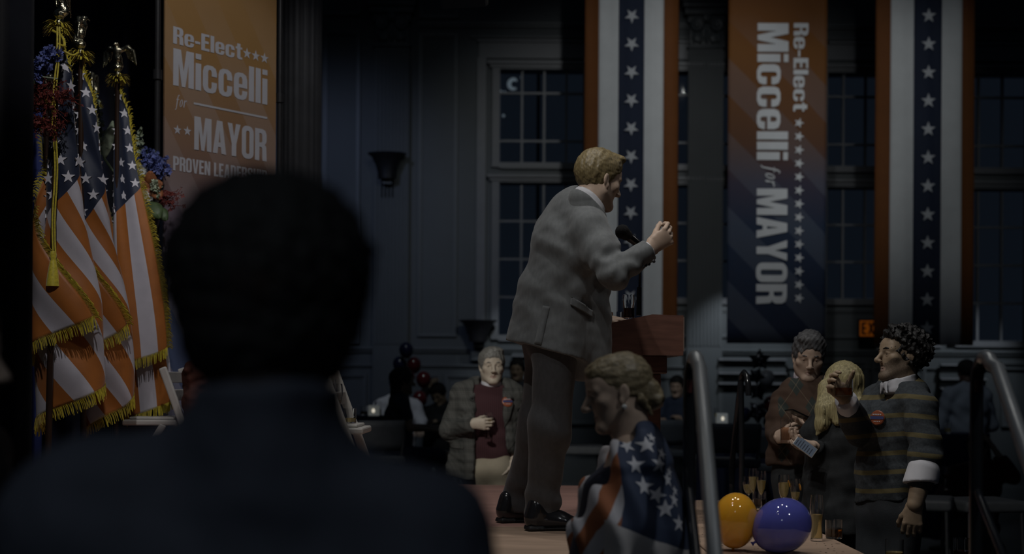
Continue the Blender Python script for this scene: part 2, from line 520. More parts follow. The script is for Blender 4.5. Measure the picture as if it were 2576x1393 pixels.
def moulding(px0, py0, px1, py1, wd=.05, dp=.035, step=True, name='panel_moulding'):
    x0, x1, z1, z0 = rx(px0), rx(px1), rz(py0), rz(py1)
    b = MB()
    for w_, d_ in ((wd, dp*.55), (wd*.55, dp)) if step else ((wd, dp),):
        b.box((x0, DW-d_, z0), (x0+w_, DW, z1)); b.box((x1-w_, DW-d_, z0), (x1, DW, z1))
        b.box((x0+w_, DW-d_, z1-w_), (x1-w_, DW, z1)); b.box((x0+w_, DW-d_, z0), (x1-w_, DW, z0+w_))
    return b.build(name, m_trim, wall)
for r in [(813, 83, 905, 868), (1052, 88, 1150, 850), (1052, -60, 1150, 50), (813, -60, 905, 44), (848, 945, 925, 1068), (1040, 945, 1112, 1068),
          (1122, 945, 1190, 1068), (1206, 945, 1300, 1068), (1320, 945, 1500, 1068), (1520, 945, 1740, 1068),
          (1796, 775, 2022, 848), (2066, 775, 2290, 848), (1522, 775, 1745, 848), (2060, 905, 2185, 1068), (2195, 905, 2330, 1068), (2520, 905, 2640, 1068)]:
    moulding(*r)
def rail(py0, py1, px0=700, px1=2700, dp=.06, name='moulding_rail'):
    b = MB(); z1, z0 = rz(py0), rz(py1)
    b.box((rx(px0), DW-dp, (z0+z1)/2), (rx(px1), DW, z1)); b.box((rx(px0), DW-dp*.55, z0), (rx(px1), DW, (z0+z1)/2))
    return b.build(name, m_trim, wall)
rail(876, 890); rail(920, 928, dp=.04); rail(60, 72, 1050, 2700, .05); rail(94, 100, 1180, 2700, .04)
tb = MB().box((-9, DW-.05, 0), (11, DW, .22)); tb.build('baseboard_back', m_trim, kind='structure')

# pilasters with capitals
def pilaster(pc):
    x = rx(pc); hw = .23; zb, zt = rz(1060), rz(126)
    p = MB().box((x-hw, DW-.09, 0), (x+hw, DW, zt))
    n = 9
    for i in range(n):
        u = x-hw+.02+(2*hw-.04)*(i+.5)/n; p.box((u-.013, DW-.105, rz(870)), (u+.013, DW-.09, zt-.05))
    o = p.build('pilaster', m_wall, wall)
    c = MB()
    z = zt
    for i, (w_, h_, d_) in enumerate(((.25, .03, .12), (.22, .30, .10), (.25, .10, .13), (.29, .09, .17), (.32, .07, .20), (.34, .08, .22))):
        c.box((x-w_, DW-d_, z), (x+w_, DW, z+h_), bev=.008); z += h_
    for sgn in (-1, 1):
        c.lathe([(.0, -.02), (.075, -.02), (.09, 0), (.075, .02), (.04, .015), (.03, .035), (0, .035)], (x+sgn*.13, DW-.13, zt+.30), 16, R=Rx(math.pi/2))
        c.lathe([(.0, -.02), (.05, -.02), (.06, 0), (.05, .02), (0, .03)], (x+sgn*.1, DW-.12, zt+.13), 14, R=Rx(math.pi/2))
    c.lathe([(.0, -.02), (.05, -.02), (.065, 0), (.05, .02), (0, .03)], (x, DW-.14, zt+.40), 14, R=Rx(math.pi/2))
    for k in range(5): c.lathe([(0, -.1), (.025, -.06), (.035, 0), (.02, .07), (0, .1)], (x-.16+.08*k, DW-.11, zt+.15), 8)
    c.build('capital', m_trim, o, smooth=True)
pilaster(985); pilaster(1772)

# windows
m_ledge = m_sash
for i, (x0, x1, t0, b0, t1, b1, nr) in enumerate(wins):
    X0, X1 = rx(x0), rx(x1)
    we = empty('window_%d' % (i+1), ((X0+X1)/2, DW, rz(b1)), kind='structure')
    fr = MB()
    for (a, b) in ((t0, b0), (t1, b1)):
        z1, z0 = rz(a), rz(b)
        for bx in (((X0-.10, DW-.05, z0-.06), (X0, DW+.1, z1+.06)), ((X1, DW-.05, z0-.06), (X1+.10, DW+.1, z1+.06)),
                   ((X0, DW-.05, z0-.08), (X1, DW+.1, z0)), ((X0, DW-.05, z1), (X1, DW+.1, z1+.06))): fr.box(*bx)
        fr.box((X0-.16, DW-.10, z1+.06), (X1+.16, DW, z1+.10)); fr.box((X0-.13, DW-.07, z1+.02), (X1+.13, DW, z1+.06))
    fr.box((X0-.28, DW-.03, rz(150)), (X1+.28, DW, rz(110))); fr.box((X0-.30, DW-.06, rz(110)), (X1+.30, DW, rz(104)))
    for sx in (X0-.30, X1+.18): fr.box((sx, DW-.04, rz(870)), (sx+.12, DW, rz(150)))
    fr.build('window_frame', m_sash, we)
    mt = MB(); panes = []
    cw = (X1-X0)/4
    for (a, b, rows) in ((t0, b0, [0, .245, .76, 1]), (t1, b1, [k/nr for k in range(nr+1)])):
        z1, z0 = rz(a), rz(b); H = z1-z0
        for c in range(1, 4): mt.box((X0+c*cw-.014, DW+.03, z0), (X0+c*cw+.014, DW+.08, z1))
        for r in rows[1:-1]: mt.box((X0, DW+.032, z1-r*H-.014), (X1, DW+.078, z1-r*H+.014))
        for c in range(4):
            for k in range(len(rows)-1):
                panes.append((X0+c*cw+.014, z1-rows[k+1]*H+.014, cw-.028, (rows[k+1]-rows[k])*H-.028))
    mt.build('muntins', m_sash, we)
    cache = {}
    for (px_, pz_, w_, h_) in panes:
        key = (round(w_, 3), round(h_, 3))
        if key not in cache:
            pb = MB().box((0, 0, 0), (w_, .006, h_)); cache[key] = meshdata('pane', pb.v, pb.f, m_glass_w, False)
        link('pane', cache[key], we, (px_-we.location.x, .05, pz_-we.location.z))
# beyond the windows: added glowing shapes that stand in for a chandelier reflection
m_reflg = mat('reflection_glow', (.9, .95, 1), .5, 0, emis=(.8, .93, 1), estr=.16)
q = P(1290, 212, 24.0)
sl = empty('chandelier_reflection', (q[0], q[1], 0), 'glowing curl added as the chandelier reflection in the top pane of the left window', 'lamp')
MB().tube([(q[0]+.45, q[1], 0), (q[0]+.45, q[1], q[2]+.25), (q[0]+.3, q[1], q[2]+.38), (q[0]+.1, q[1], q[2]+.2)], .03).build('post', m_pipe, sl)  # made-up dark post carrying the glowing shapes
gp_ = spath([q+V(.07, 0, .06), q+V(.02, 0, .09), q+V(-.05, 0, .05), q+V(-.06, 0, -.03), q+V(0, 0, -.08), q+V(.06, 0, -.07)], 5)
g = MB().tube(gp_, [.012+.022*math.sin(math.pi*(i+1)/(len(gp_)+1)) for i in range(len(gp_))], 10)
g.build('reflection_curl', m_reflg, sl, smooth=True)
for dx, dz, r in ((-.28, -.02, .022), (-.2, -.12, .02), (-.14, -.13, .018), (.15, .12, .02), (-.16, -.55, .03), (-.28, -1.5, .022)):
    MB().lathe([(0, -r), (r, 0), (0, r)], q+V(dx, 0, dz), 8).build('reflection_dot', m_reflg, sl, smooth=True)

# radiator covers with sloped ledges under the windows
def ledges(name, px0, px1, pys, lab):
    e = empty(name, (rx((px0+px1)/2), DW-.2, 0), lab, 'radiator cover')
    body = MB().box((rx(px0), DW-.11, 0), (rx(px1), DW-.101, rz(pys[0]-6))); body.build('cover_panel', m_wall, e)
    for py in pys:
        z = rz(py); dep = .19
        MB().add([(rx(px0), DW-dep, z-.006), (rx(px1), DW-dep, z-.006), (rx(px1), DW-.11, z+.010), (rx(px0), DW-.11, z+.010),
                  (rx(px0), DW-dep, z-.016), (rx(px1), DW-dep, z-.016), (rx(px1), DW-.11, z-.014), (rx(px0), DW-.11, z-.014)],
                 [(0, 1, 2, 3), (4, 7, 6, 5), (0, 4, 5, 1), (1, 5, 6, 2), (3, 2, 6, 7), (0, 3, 7, 4)]).build('ledge', m_sash, e)
ledges('radiator_cover', 1806, 1975, (903, 937, 963), 'white ledged radiator cover behind the star balloon column')
ledges('radiator_cover', 2360, 2475, (913, 948, 972), 'white ledged radiator cover behind the man in the white shirt')
ledges('radiator_cover', 1290, 1345, (897, 925, 952), 'white ledged radiator cover behind the grey-haired man with the wine glass')

# sconces
m_sconce = mat('black_iron', (.012, .012, .014), .4, .2, 20)
def sconce(pc, py0, py1, lab):
    x, zt, zb = rx(pc), rz(py0), rz(py1); h = zt-zb
    e = empty('wall_sconce', (x, DW-.12, zb-.2), lab, 'sconce', 'flared wall sconces')
    MB().lathe([(.05, 0), (.115, 0), (.125, .3*h), (.15, .55*h), (.2, .85*h), (.25, .97*h), (.255, h), (.23, h), (.13, .5*h), (.05, .1*h)], (x, DW-.22, zb), 28, sy=.7).build('bowl', m_sconce, e, smooth=True)
    MB().box((x-.10, DW-.09, zb-.24), (x+.10, DW, zb+.12), bev=.012).box((x-.06, DW-.2, zb-.06), (x+.06, DW-.09, zb+.02)).build('wall_plate', m_trim, e)
sconce(977, 397, 460, 'flared black wall sconce high on the fluted pilaster')
sconce(1206, 810, 864, 'flared black wall sconce low on the wall beside the window')

q = P(2213, 872, DW)
e = empty('wall_bracket', (q[0], DW-.1, q[2]-.06), 'small white moulded bracket on the wall left of the curly-haired man', 'bracket')
for i, (w_, h0, h1, d_) in enumerate(((.055, -.06, .0, .06), (.075, .0, .03, .09), (.09, .03, .055, .12))): MB().box((q[0]-w_, DW-d_, q[2]+h0), (q[0]+w_, DW-.001, q[2]+h1), bev=.006).build('bracket_step', mat('white_plaster', (.5, .5, .5), .6, .05), e)
# exit sign (drawn with the glyphs further down)
# ---- stage
ZS = .88
m_deck_red = mat('worn_red_stage_paint', (.47, .27, .225), .55, .16, 2.2, .1, 90, stretch=(1, 4, 1))
m_deck_tan = mat('worn_tan_stage_paint', (.47, .33, .24), .5, .16, 2.6, .1, 90, stretch=(1, 4, 1))
m_skirt = mat('black_stage_skirt', (.01, .01, .012), .9, .2, 10)
stage = empty('stage', (-.8, 6.8, 0), kind='structure')
def deck(x0, x1, y0, y1, m):
    MB().box((x0+.004, y0+.004, ZS-.09), (x1-.004, y1-.004, ZS), bev=.004).build('deck_panel', m, stage)
for x0 in (-5.0, -3.9, -2.8, -1.7, -.6):
    x1 = x0+1.1 if x0 < -1 else .78
    if x0 < -1 or True:
        deck(x0, x1, 6.36, 8.9, m_deck_red); deck(x0, x1, 4.72, 6.36, m_deck_tan)
deck(.78, 1.40, 6.36, 7.85, m_deck_tan); deck(.78, 1.40, 4.72, 6.36, m_deck_tan)
sk = MB()
for a, b in (((-5, 4.74), (1.38, 4.74)), ((1.38, 4.74), (1.38, 7.83)), ((1.38, 7.83), (.76, 7.83)), ((.76, 7.83), (.76, 8.88)), ((.76, 8.88), (-5, 8.88)), ((-5, 8.88), (-5, 4.74))):
    a, b = V(*a), V(*b); L = np.linalg.norm(b-a); n = unit(V((b-a)[1], -(b-a)[0])); N = int(L/.05)
    def fn(u, v, a=a, b=b, n=n, L=L):
        p = lerp(a, b, u)+n*.012*math.sin(u*L*38); return (p[0], p[1], v*(ZS-.09))
    sk.grid(fn, N, 1)
sk.build('stage_skirt', m_skirt, stage)
m_step = mat('black_step_tread', (.02, .02, .022), .7, .2, 12)
st = empty('stage_steps', (1.02, 4.2, 0), 'black portable steps between the two tubular handrails', 'steps')
for k in range(4):
    MB().box((.62, 4.70-.27*(4-k), .22*k+.16-.02), (1.44, 4.70-.27*(3-k), .22*k+.20-.02), bev=.005).build('tread', m_step, st)
for sx in (.60, 1.44):
    MB().add([(sx, 4.70, 0), (sx, 3.62, 0), (sx, 3.62, .12), (sx, 4.70, .80), (sx+.02, 4.70, 0), (sx+.02, 3.62, 0), (sx+.02, 3.62, .12), (sx+.02, 4.70, .80)],
             [(0, 1, 2, 3), (7, 6, 5, 4), (0, 4, 5, 1), (1, 5, 6, 2), (2, 6, 7, 3), (3, 7, 4, 0)]).build('stringer', m_step, st)

# ---- drapes: black wing curtain, navy backdrop, panel with blue light in its colour
def drape(name, px0, px1, d, z0, z1, m, amp, per, lab, d1=None, xcl=None):
    a, b = P(px0, 700, d), P(px1, 700, d1 or d)
    if xcl is not None: a[0] = xcl
    L = np.linalg.norm((b-a)[:2]); t = unit((b-a)[:2]); n = V(-t[1], t[0]); N = max(8, int(L/per*10))
    def fn(u, v):
        s = u*L; w_ = amp*(math.sin(2*math.pi*s/per)+.35*math.sin(2*math.pi*s/per*.43+1.3)+.2*math.sin(v*3+s*9))
        p = lerp(a, b, u)[:2]+n*w_; return (p[0], p[1], z1+(z0-z1)*v)
    b_ = MB().grid(fn, N, 10)
    o = b_.build(name, m, smooth=True, label=lab, cat='curtain')
    md = o.modifiers.new('thick', 'SOLIDIFY'); md.thickness = .006
    return o
drape('stage_curtain', -600, 78, 5.0, .90, 6.2, m_black, .03, .16, 'black velour wing curtain at the left edge of the stage')
drape('stage_curtain', -400, 402, 9.1, .02, 6.4, m_navyv, .05, .24, 'dark navy velour backdrop curtain behind the flags')
drape('stage_curtain', 66, 106, 8.3, .89, 3.2, m_bluelit, .02, .09, 'drape panel, blue light painted into its cloth, below the gold-fringed flags')

# fluted column between the stage banner and the panelled wall
cx = P(755, 700, 12)
m_col = mat('column_plaster', (.20, .20, .205), .35, .1, 6)
fc = empty('fluted_column', (cx[0], cx[1], 0), 'tall fluted column right of the orange stage banner', 'column')
nf = 20
v = []; f = []
for z in (0.5, 7.0):
    for k in range(nf*8):
        a = 2*math.pi*k/(nf*8); r = .178-.012*abs(math.cos(a*nf/2))**.6; v.append((cx[0]+r*math.cos(a), cx[1]+r*math.sin(a), z))
K = nf*8
f = [(k, (k+1) % K, K+(k+1) % K, K+k) for k in range(K)]
wob('shaft', v, f, m_col, fc)
MB().lathe([(0, 0), (.28, 0), (.28, .2), (.25, .22), (.26, .3), (.22, .36), (.21, .42), (.185, .5), (0, .5)], (cx[0], cx[1], 0), 40).build('base', m_col, fc, smooth=True)

# ================================================================== LETTERING
def arc_rr(x0, y0, x1, y1, r, n=5):
    o = []
    for cx_, cy_, a0 in ((x1-r, y1-r, 0), (x0+r, y1-r, 90), (x0+r, y0+r, 180), (x1-r, y0+r, 270)):
        for i in range(n+1):
            a = math.radians(a0+90*i/n); o.append((cx_+r*math.cos(a), cy_+r*math.sin(a)))
    return o
def rect(x0, y0, x1, y1): return [(x0, y0), (x1, y0), (x1, y1), (x0, y1)]
def ribbon(path, ws):
    L = []; R = []
    for i, (x, y) in enumerate(path):
        a = path[max(i-1, 0)]; b = path[min(i+1, len(path)-1)]
        t = unit(V(b[0]-a[0], b[1]-a[1])); n = V(-t[1], t[0])*ws[i]/2
        L.append((x+n[0], y+n[1])); R.append((x-n[0], y-n[1]))
    return L+R[::-1]
GL = {
 'M': (.68, [([(0, 0), (0, 1), (.25, 1), (.34, .42), (.43, 1), (.68, 1), (.68, 0), (.5, 0), (.5, .62), (.4, 0), (.28, 0), (.18, .62), (.18, 0)], [])]),
 'A': (.54, [([(0, 0), (.16, 1), (.38, 1), (.54, 0), (.35, 0), (.325, .2), (.215, .2), (.19, 0)], [[(.235, .34), (.305, .34), (.27, .72)]])]),
 'Y': (.53, [([(.17, 0), (.17, .38), (0, 1), (.19, 1), (.265, .6), (.34, 1), (.53, 1), (.36, .38), (.36, 0)], [])]),
 'O': (.5, [(arc_rr(0, -.01, .5, 1.01, .2), [arc_rr(.18, .14, .32, .86, .06)])]),
 'R': (.5, [([(0, 0), (0, 1), (.32, 1), (.44, .96), (.5, .84), (.5, .64), (.46, .55), (.41, .52), (.47, .48), (.49, .40), (.51, 0), (.32, 0), (.31, .38), (.27, .43), (.19, .43), (.19, 0)], [[(.19, .57), (.19, .86), (.27, .86), (.31, .82), (.31, .61), (.27, .57)]])]),
 'P': (.5, [([(0, 0), (0, 1), (.32, 1), (.44, .96), (.5, .84), (.5, .54), (.44, .42), (.32, .38), (.19, .38), (.19, 0)], [[(.19, .52), (.19, .86), (.28, .86), (.32, .82), (.32, .56), (.28, .52)]])]),
 'V': (.54, [([(.17, 0), (0, 1), (.19, 1), (.27, .3), (.35, 1), (.54, 1), (.37, 0)], [])]),
 'E': (.42, [([(0, 0), (0, 1), (.41, 1), (.41, .85), (.19, .85), (.19, .59), (.38, .59), (.38, .44), (.19, .44), (.19, .15), (.42, .15), (.42, 0)], [])]),
 'N': (.52, [([(0, 0), (0, 1), (.2, 1), (.34, .45), (.34, 1), (.52, 1), (.52, 0), (.33, 0), (.18, .57), (.18, 0)], [])]),
 'L': (.4, [([(0, 0), (0, 1), (.19, 1), (.19, .15), (.4, .15), (.4, 0)], [])]),
 'D': (.5, [([(0, 0), (0, 1), (.3, 1), (.44, .94), (.5, .8), (.5, .2), (.44, .06), (.3, 0)], [[(.19, .14), (.27, .14), (.31, .2), (.31, .8), (.27, .86), (.19, .86)]])]),
 'H': (.5, [([(0, 0), (0, 1), (.19, 1), (.19, .6), (.31, .6), (.31, 1), (.5, 1), (.5, 0), (.31, 0), (.31, .44), (.19, .44), (.19, 0)], [])]),
 'I': (.19, [(rect(0, 0, .19, 1), [])]),
 'X': (.54, [([(0, 0), (.17, .52), (.01, 1), (.2, 1), (.27, .72), (.34, 1), (.53, 1), (.37, .52), (.54, 0), (.35, 0), (.27, .31), (.19, 0)], [])]),
 'T': (.46, [([(.135, 0), (.135, .85), (0, .85), (0, 1), (.46, 1), (.46, .85), (.325, .85), (.325, 0)], [])]),
 'S': (.5, [([(0, .33), (0, .2), (.04, .06), (.15, 0), (.35, 0), (.46, .06), (.5, .2), (.5, .38), (.45, .5), (.2, .68), (.18, .74), (.18, .82), (.21, .87), (.29, .87), (.32, .82), (.32, .68), (.49, .68), (.49, .8), (.45, .94), (.34, 1), (.15, 1), (.05, .94), (0, .8), (0, .65), (.05, .54), (.3, .35), (.32, .3), (.32, .18), (.29, .13), (.21, .13), (.18, .18), (.18, .33)], [])]),
 'i': (.19, [(rect(0, 0, .19, .74), []), (rect(0, .85, .19, 1), [])]),
 'l': (.19, [(rect(0, 0, .19, 1), [])]),
 'c': (.48, [([(.48, .46), (.48, .56), (.44, .69), (.33, .75), (.15, .75), (.04, .69), (0, .56), (0, .18), (.04, .05), (.15, -.01), (.33, -.01), (.44, .05), (.48, .18), (.48, .3), (.3, .3), (.3, .17), (.27, .11), (.21, .11), (.18, .17), (.18, .57), (.21, .63), (.27, .63), (.3, .57), (.3, .46)], [])]),
 'e': (.48, [([(.48, .33), (.48, .56), (.44, .69), (.33, .75), (.15, .75), (.04, .69), (0, .56), (0, .18), (.04, .05), (.15, -.01), (.33, -.01), (.44, .05), (.48, .18), (.48, .25), (.3, .25), (.3, .17), (.27, .11), (.21, .11), (.18, .17), (.18, .33)], [[(.18, .43), (.18, .57), (.21, .63), (.27, .63), (.3, .57), (.3, .43)]])]),
 't': (.36, [([(.08, .12), (.08, .61), (0, .61), (0, .74), (.08, .74), (.08, .94), (.26, .94), (.26, .74), (.36, .74), (.36, .61), (.26, .61), (.26, .17), (.29, .13), (.36, .13), (.36, 0), (.2, -.01), (.11, .03)], [])]),
 '-': (.26, [(rect(0, .3, .26, .45), [])]), ' ': (.22, []),
}
def el(cx_, cy_, rx_, ry_, sh=0, n=20):
    return [(cx_+rx_*math.cos(2*math.pi*i/n)+sh*ry_*math.sin(2*math.pi*i/n), cy_+ry_*math.sin(2*math.pi*i/n)) for i in range(n)]
ITAL_FOR = [(ribbon([(-.16, -.27), (-.08, -.31), (0, -.2), (.1, .25), (.2, .72), (.29, .96), (.4, 1.0), (.45, .92)], [.06, .07, .09, .13, .13, .09, .06, .07]), []),
            (ribbon([(.0, .6), (.4, .6)], [.06, .06]), []),
            (el(.66, .32, .2, .34, .28), [el(.66, .32, .09, .27, .28)]),
            (ribbon([(1.0, 0), (1.05, .2), (1.13, .62)], [.13, .13, .12]), []), (ribbon([(1.07, .3), (1.2, .52), (1.33, .62), (1.42, .56)], [.05, .07, .09, .1]), [])]
def text_width(t, sp): return sum(GL[c][0] for c in t)+sp*(len(t)-1)
def lettering(b, t, O, X, Y, h, wx, sp=.055, lsc=1):
    """t set so that it fills width wx at cap height h, baseline start at O"""
    k = wx/text_width(t, sp); x = 0
    for c in t:
        wc, gs = GL[c]
        b.poly([([(px_+x, py_) for px_, py_ in o], [[(px_+x, py_) for px_, py_ in hh] for hh in hs]) for o, hs in gs], O, np.asarray(X)*k, np.asarray(Y)*h)
        x += wc+sp
m_print = mat('white_print', (.60, .61, .66), .6, .03, 10)
m_print2 = mat('white_print_far', (.64, .66, .68), .7, .03, 10)

# ---- print on the campaign banners: orange fading to blue, pale diagonal rays, faint stars
def banner_mat(name, zr, z0, z1, ang, per, off, far=False):
    g = NG(name, rough=.55 if not far else .75, spec=.3)
    x, y, z = g.xyz()
    h = g.math('DIVIDE', g.math('SUBTRACT', zr, g.math('MULTIPLY', z, -1)) if False else g.math('SUBTRACT', z, z0), z1-z0)
    if far: grad = g.ramp(h, [(0, (.010, .020, .050)), (.34, (.016, .034, .075)), (.47, (.05, .045, .075)), (.58, (.12, .055, .030)), (.85, (.20, .080, .018)), (1, (.17, .062, .014))])
    else: grad = g.ramp(h, [(0, (.045, .075, .16)), (.25, (.075, .10, .18)), (.40, (.18, .14, .17)), (.50, (.34, .21, .14)), (.66, (.44, .255, .095)), (1, (.43, .25, .12))])
    al = g.math('ADD', g.math('MULTIPLY', z, math.cos(ang)), g.math('MULTIPLY', x, math.sin(ang)))
    fr = g.math('FRACT', g.math('DIVIDE', g.math('ADD', al, off), per))
    s = g.math('LESS_THAN', fr, .5)
    fade = g.math('SUBTRACT', 1.0, g.math('MULTIPLY', g.math('MAXIMUM', g.math('SUBTRACT', h, .60 if not far else .80), 0), 6.0))
    fade = g.math('MAXIMUM', fade, 0)
    f = g.math('MULTIPLY', g.math('MULTIPLY', s, fade), .20)
    c = g.mix(f, grad, (.55, .50, .50) if not far else (.20, .23, .28))
    nz = g.noise(9, 3)
    c = g.mix(g.math('MULTIPLY', nz, .12), c, (.10, .06, .03))
    return g.base(c)

# ---- stage banner beside the flags, turned away to the right
BL, BR = P(410, 700, 7.9), P(690, 700, 8.56)
BL[2] = BR[2] = 0
bX = unit(BR-BL); bY = V(0, 0, 1); bN = unit(np.cross(bX, bY)); bw = np.linalg.norm(BR-BL)
sb = empty('campaign_banner', tuple((BL+BR)/2+V(0, 0, ZS)), 'orange and blue Re-Elect campaign banner hung between black poles', 'banner')
m_bn = banner_mat('stage_banner_print', 0, .2, 3.9, math.radians(58), .36, .1)
b = MB()
tmp = MB().box((0, -.006, .12), (bw, .006, 4.3))
ang_b = math.atan2(bX[1], bX[0])
pn = link('banner_sheet', meshdata('banner_sheet', tmp.v, tmp.f, m_bn, False), sb)
pn.location = tuple(BL-(BL+BR)/2); pn.rotation_euler = (0, 0, ang_b)
def onb(px, py):
    """point of the banner plane seen at a photo position"""
    r = P(px, py, 1.0)-V(0, 0, EYE); o = V(0, 0, EYE)
    t = ((BL-o)@bN)/(r@bN); return o+r*t
def bline(t, pl, pr, ytop):
    a, c = onb(*pl), onb(*pr); tp = onb(pl[0], ytop)
    m = MB(); O = a-bN*-.009
    lettering(m, t, O, bX, bY, (tp-a)[2], (c-a)@bX); m.build('lettering', m_print, sb)
bline('Re-Elect', (433, 109), (607, 150), 66)
bline('Miccelli', (433, 214), (670, 263), 121)
bline('MAYOR', (486, 376), (668, 408), 292)
bline('PROVEN LEADERSHIP', (433, 428), (669, 463), 392)
m = MB(); a = onb(441, 267); hh = (onb(441, 238)-a)[2]
m.poly(ITAL_FOR, a+bN*.009, bX*(hh*.8), bY*hh); m.build('lettering', m_print, sb)
m = MB(); a, c = onb(485, 260), onb(670, 297); L = (c-a)@bX
m.poly([(rect(0, -.006, L, .006), [])], a+bN*.009, bX, bY); m.build('rule_line', m_print, sb)
for sx, sy, r in ((619, 135, 13), (641, 141, 13), (663, 147, 13), (444, 327, 12), (469, 330, 12)):
    c = onb(sx, sy); rr = abs((onb(sx, sy-r)-c)[2])
    MB().poly([(star2d(rr*1.1), [])], c+bN*.009, bX, bY).build('star', m_print, sb)
for (px, d, pc) in ((393, 7.86, 188), (701, 8.62, 247)):
    q = P(px, 700, d); po = empty('banner_pole', (q[0], q[1], ZS), 'thin black pole at the %s edge of the orange stage banner' % ('left' if px < 500 else 'right'), 'pole', 'poles holding the stage banner')
    MB().tube([(q[0], q[1], ZS+.02), (q[0], q[1], 5.4)], .017, 14).build('pole', m_pipe, po, smooth=True)
    zc = P(px, pc, d)[2]
    MB().lathe([(.018, -.03), (.027, -.028), (.027, .028), (.018, .03)], (q[0], q[1], zc), 16).build('collar', m_pipe, po, smooth=True)
    MB().lathe([(0, 0), (.16, 0), (.16, .012), (.03, .02), (.02, .06), (0, .06)], (q[0], q[1], ZS), 20).build('foot_plate', m_pipe, po, smooth=True)
q0, q1 = P(393, 700, 7.86), P(701, 700, 8.62)
# narrow black masking strip beside the banner
# ---- far hanging banners
DB = 16.0
def hang_cloth(name, px0, px1, pyb, m, lab, tops=(-260), waves=.012, sub=None, seed=0):
    a, c = P(px0, 400, DB), P(px1, 400, DB); zb, zt = P(1288+(px0+px1)/2*0, pyb, DB)[2], 6.7
    e = empty(name, ((a[0]+c[0])/2, DB, zb), lab, 'banner')
    return e, a[0], c[0], zb, zt
m_fr = mat('bunting_red', (.155, .050, .008), .8, .06, 6, .05, 200)
m_fw = mat('bunting_white', (.60, .62, .63), .8, .04, 6, .05, 200)
m_fn = mat('bunting_navy', (.012, .020, .046), .8, .08, 6, .05, 200)
m_fs = mat('bunting_star', (.48, .50, .53), .8, .03, 6)
def striped(px0, px1, edges, pyb, pys, lab, gp, rot=0):
    e, x0, x1, zb, zt = hang_cloth('striped_banner', px0, px1, pyb, None, lab)
    e['group'] = gp
    tot = x1-x0; ph = px0*.01
    def wave(x, z): u = (x-x0)/tot; return -.035*math.cos((u-.5)*math.pi*2)*.6+.010*math.sin(u*17+ph)+.006*math.sin(u*41+z*.7)-.05*(1-abs(2*u-1)**3)
    xe = [x0+tot*t for t in edges]
    for i, mm in enumerate((m_fr, m_fw, m_fn, m_fw, m_fr)):
        A, B = xe[i], xe[i+1]
        g = MB().grid(lambda u, v: (A+(B-A)*u, DB+wave(A+(B-A)*u, zt+(zb-zt)*v), zt+(zb-zt)*v), 10, 24)
        o = g.build('red_stripe navy_stripe white_stripe'.split()[(0, 2, 1, 2, 0)[i]], mm, e, smooth=True)
        md = o.modifiers.new('thick', 'SOLIDIFY'); md.thickness = .005
    cx_ = (xe[2]+xe[3])/2
    for py in pys:
        z = P(2000, py, DB)[2]
        MB().poly([(star2d(.088, rot), [])], (cx_, DB+wave(cx_, z)-.012, z), (1, 0, 0), (0, 0, 1), thick=-.008).build('star', m_fs, e)
    MB().tube([(x0-.1, DB, zt), (x1+.1, DB, zt)], .02).build('hanging_rod', m_pipe, e)
striped(1470, 1706, [0, .145, .355, .625, .835, 1], 858, [47-70*3, 47-70*2, 47-70]+[48+70.2*k for k in range(12)], 'red, white and navy starred banner hanging behind the speaker', 'striped bunting banners', math.pi)
striped(2202, 2452, [0, .14, .365, .645, .86, 1], 862, [42-72*2, 42-72]+[43+71*k for k in range(12)], 'red, white and navy starred banner above the curly-haired man', 'striped bunting banners')
e, x0, x1, zb, zt = hang_cloth('campaign_banner', 1831, 2079, 860, None, 'tall banner with sideways Re-Elect lettering between the two striped banners')
m_b2 = banner_mat('hanging_banner_print', 0, 0, P(1950, 0, DB)[2]-zb, math.radians(46), .60, .2, far=True)
tmp = MB().grid(lambda u, v: ((x0-x1)/2+(x1-x0)*u, -.03*math.cos((u-.5)*math.pi)+.006*math.sin(u*14+v*2), (zt-zb)*v), 24, 24)
pn = link('banner_sheet', meshdata('banner_sheet', tmp.v, tmp.f, m_b2, True), e)
md = pn.modifiers.new('thick', 'SOLIDIFY'); md.thickness = .006
YB = DB-.045
def bp(px, py): q = P(px, py, YB); q[1] = YB; return q
def sideways(t, xbase, xcap, y0, y1, fac=1):
    """text turned a quarter to the right: baseline at xbase, caps towards xcap, running down from y0 to y1"""
    O = bp(xbase, y0); h = bp(xcap, y0)[0]-O[0]; L = O[2]-bp(xbase, y1)[2]
    m = MB(); lettering(m, t, O, V(0, 0, -1), V(1, 0, 0), h, L); m.build('lettering', m_print2, e)
sideways('Re-Elect', 1997, 2034, 58, 280)
sideways('Miccelli', 1906, 1984, 58, 402)
sideways('MAYOR', 1904, 1981, 474, 763)
m = MB(); O = bp(1926, 420); h = bp(1962, 430)[0]-O[0]
m.poly(ITAL_FOR, O, V(0, 0, -1)*h*.95, V(1, 0, 0)*h); m.build('lettering', m_print2, e)
for k in range(14):
    O = bp(2010, 309+33.9*k)
    MB().poly([(star2d(.062, math.pi/2), [])], O, V(1, 0, 0), V(0, 0, 1)).build('star', m_print2, e)
MB().tube([(x0-.1, DB, zt), (x1+.1, DB, zt)], .02).build('hanging_rod', m_pipe, e)

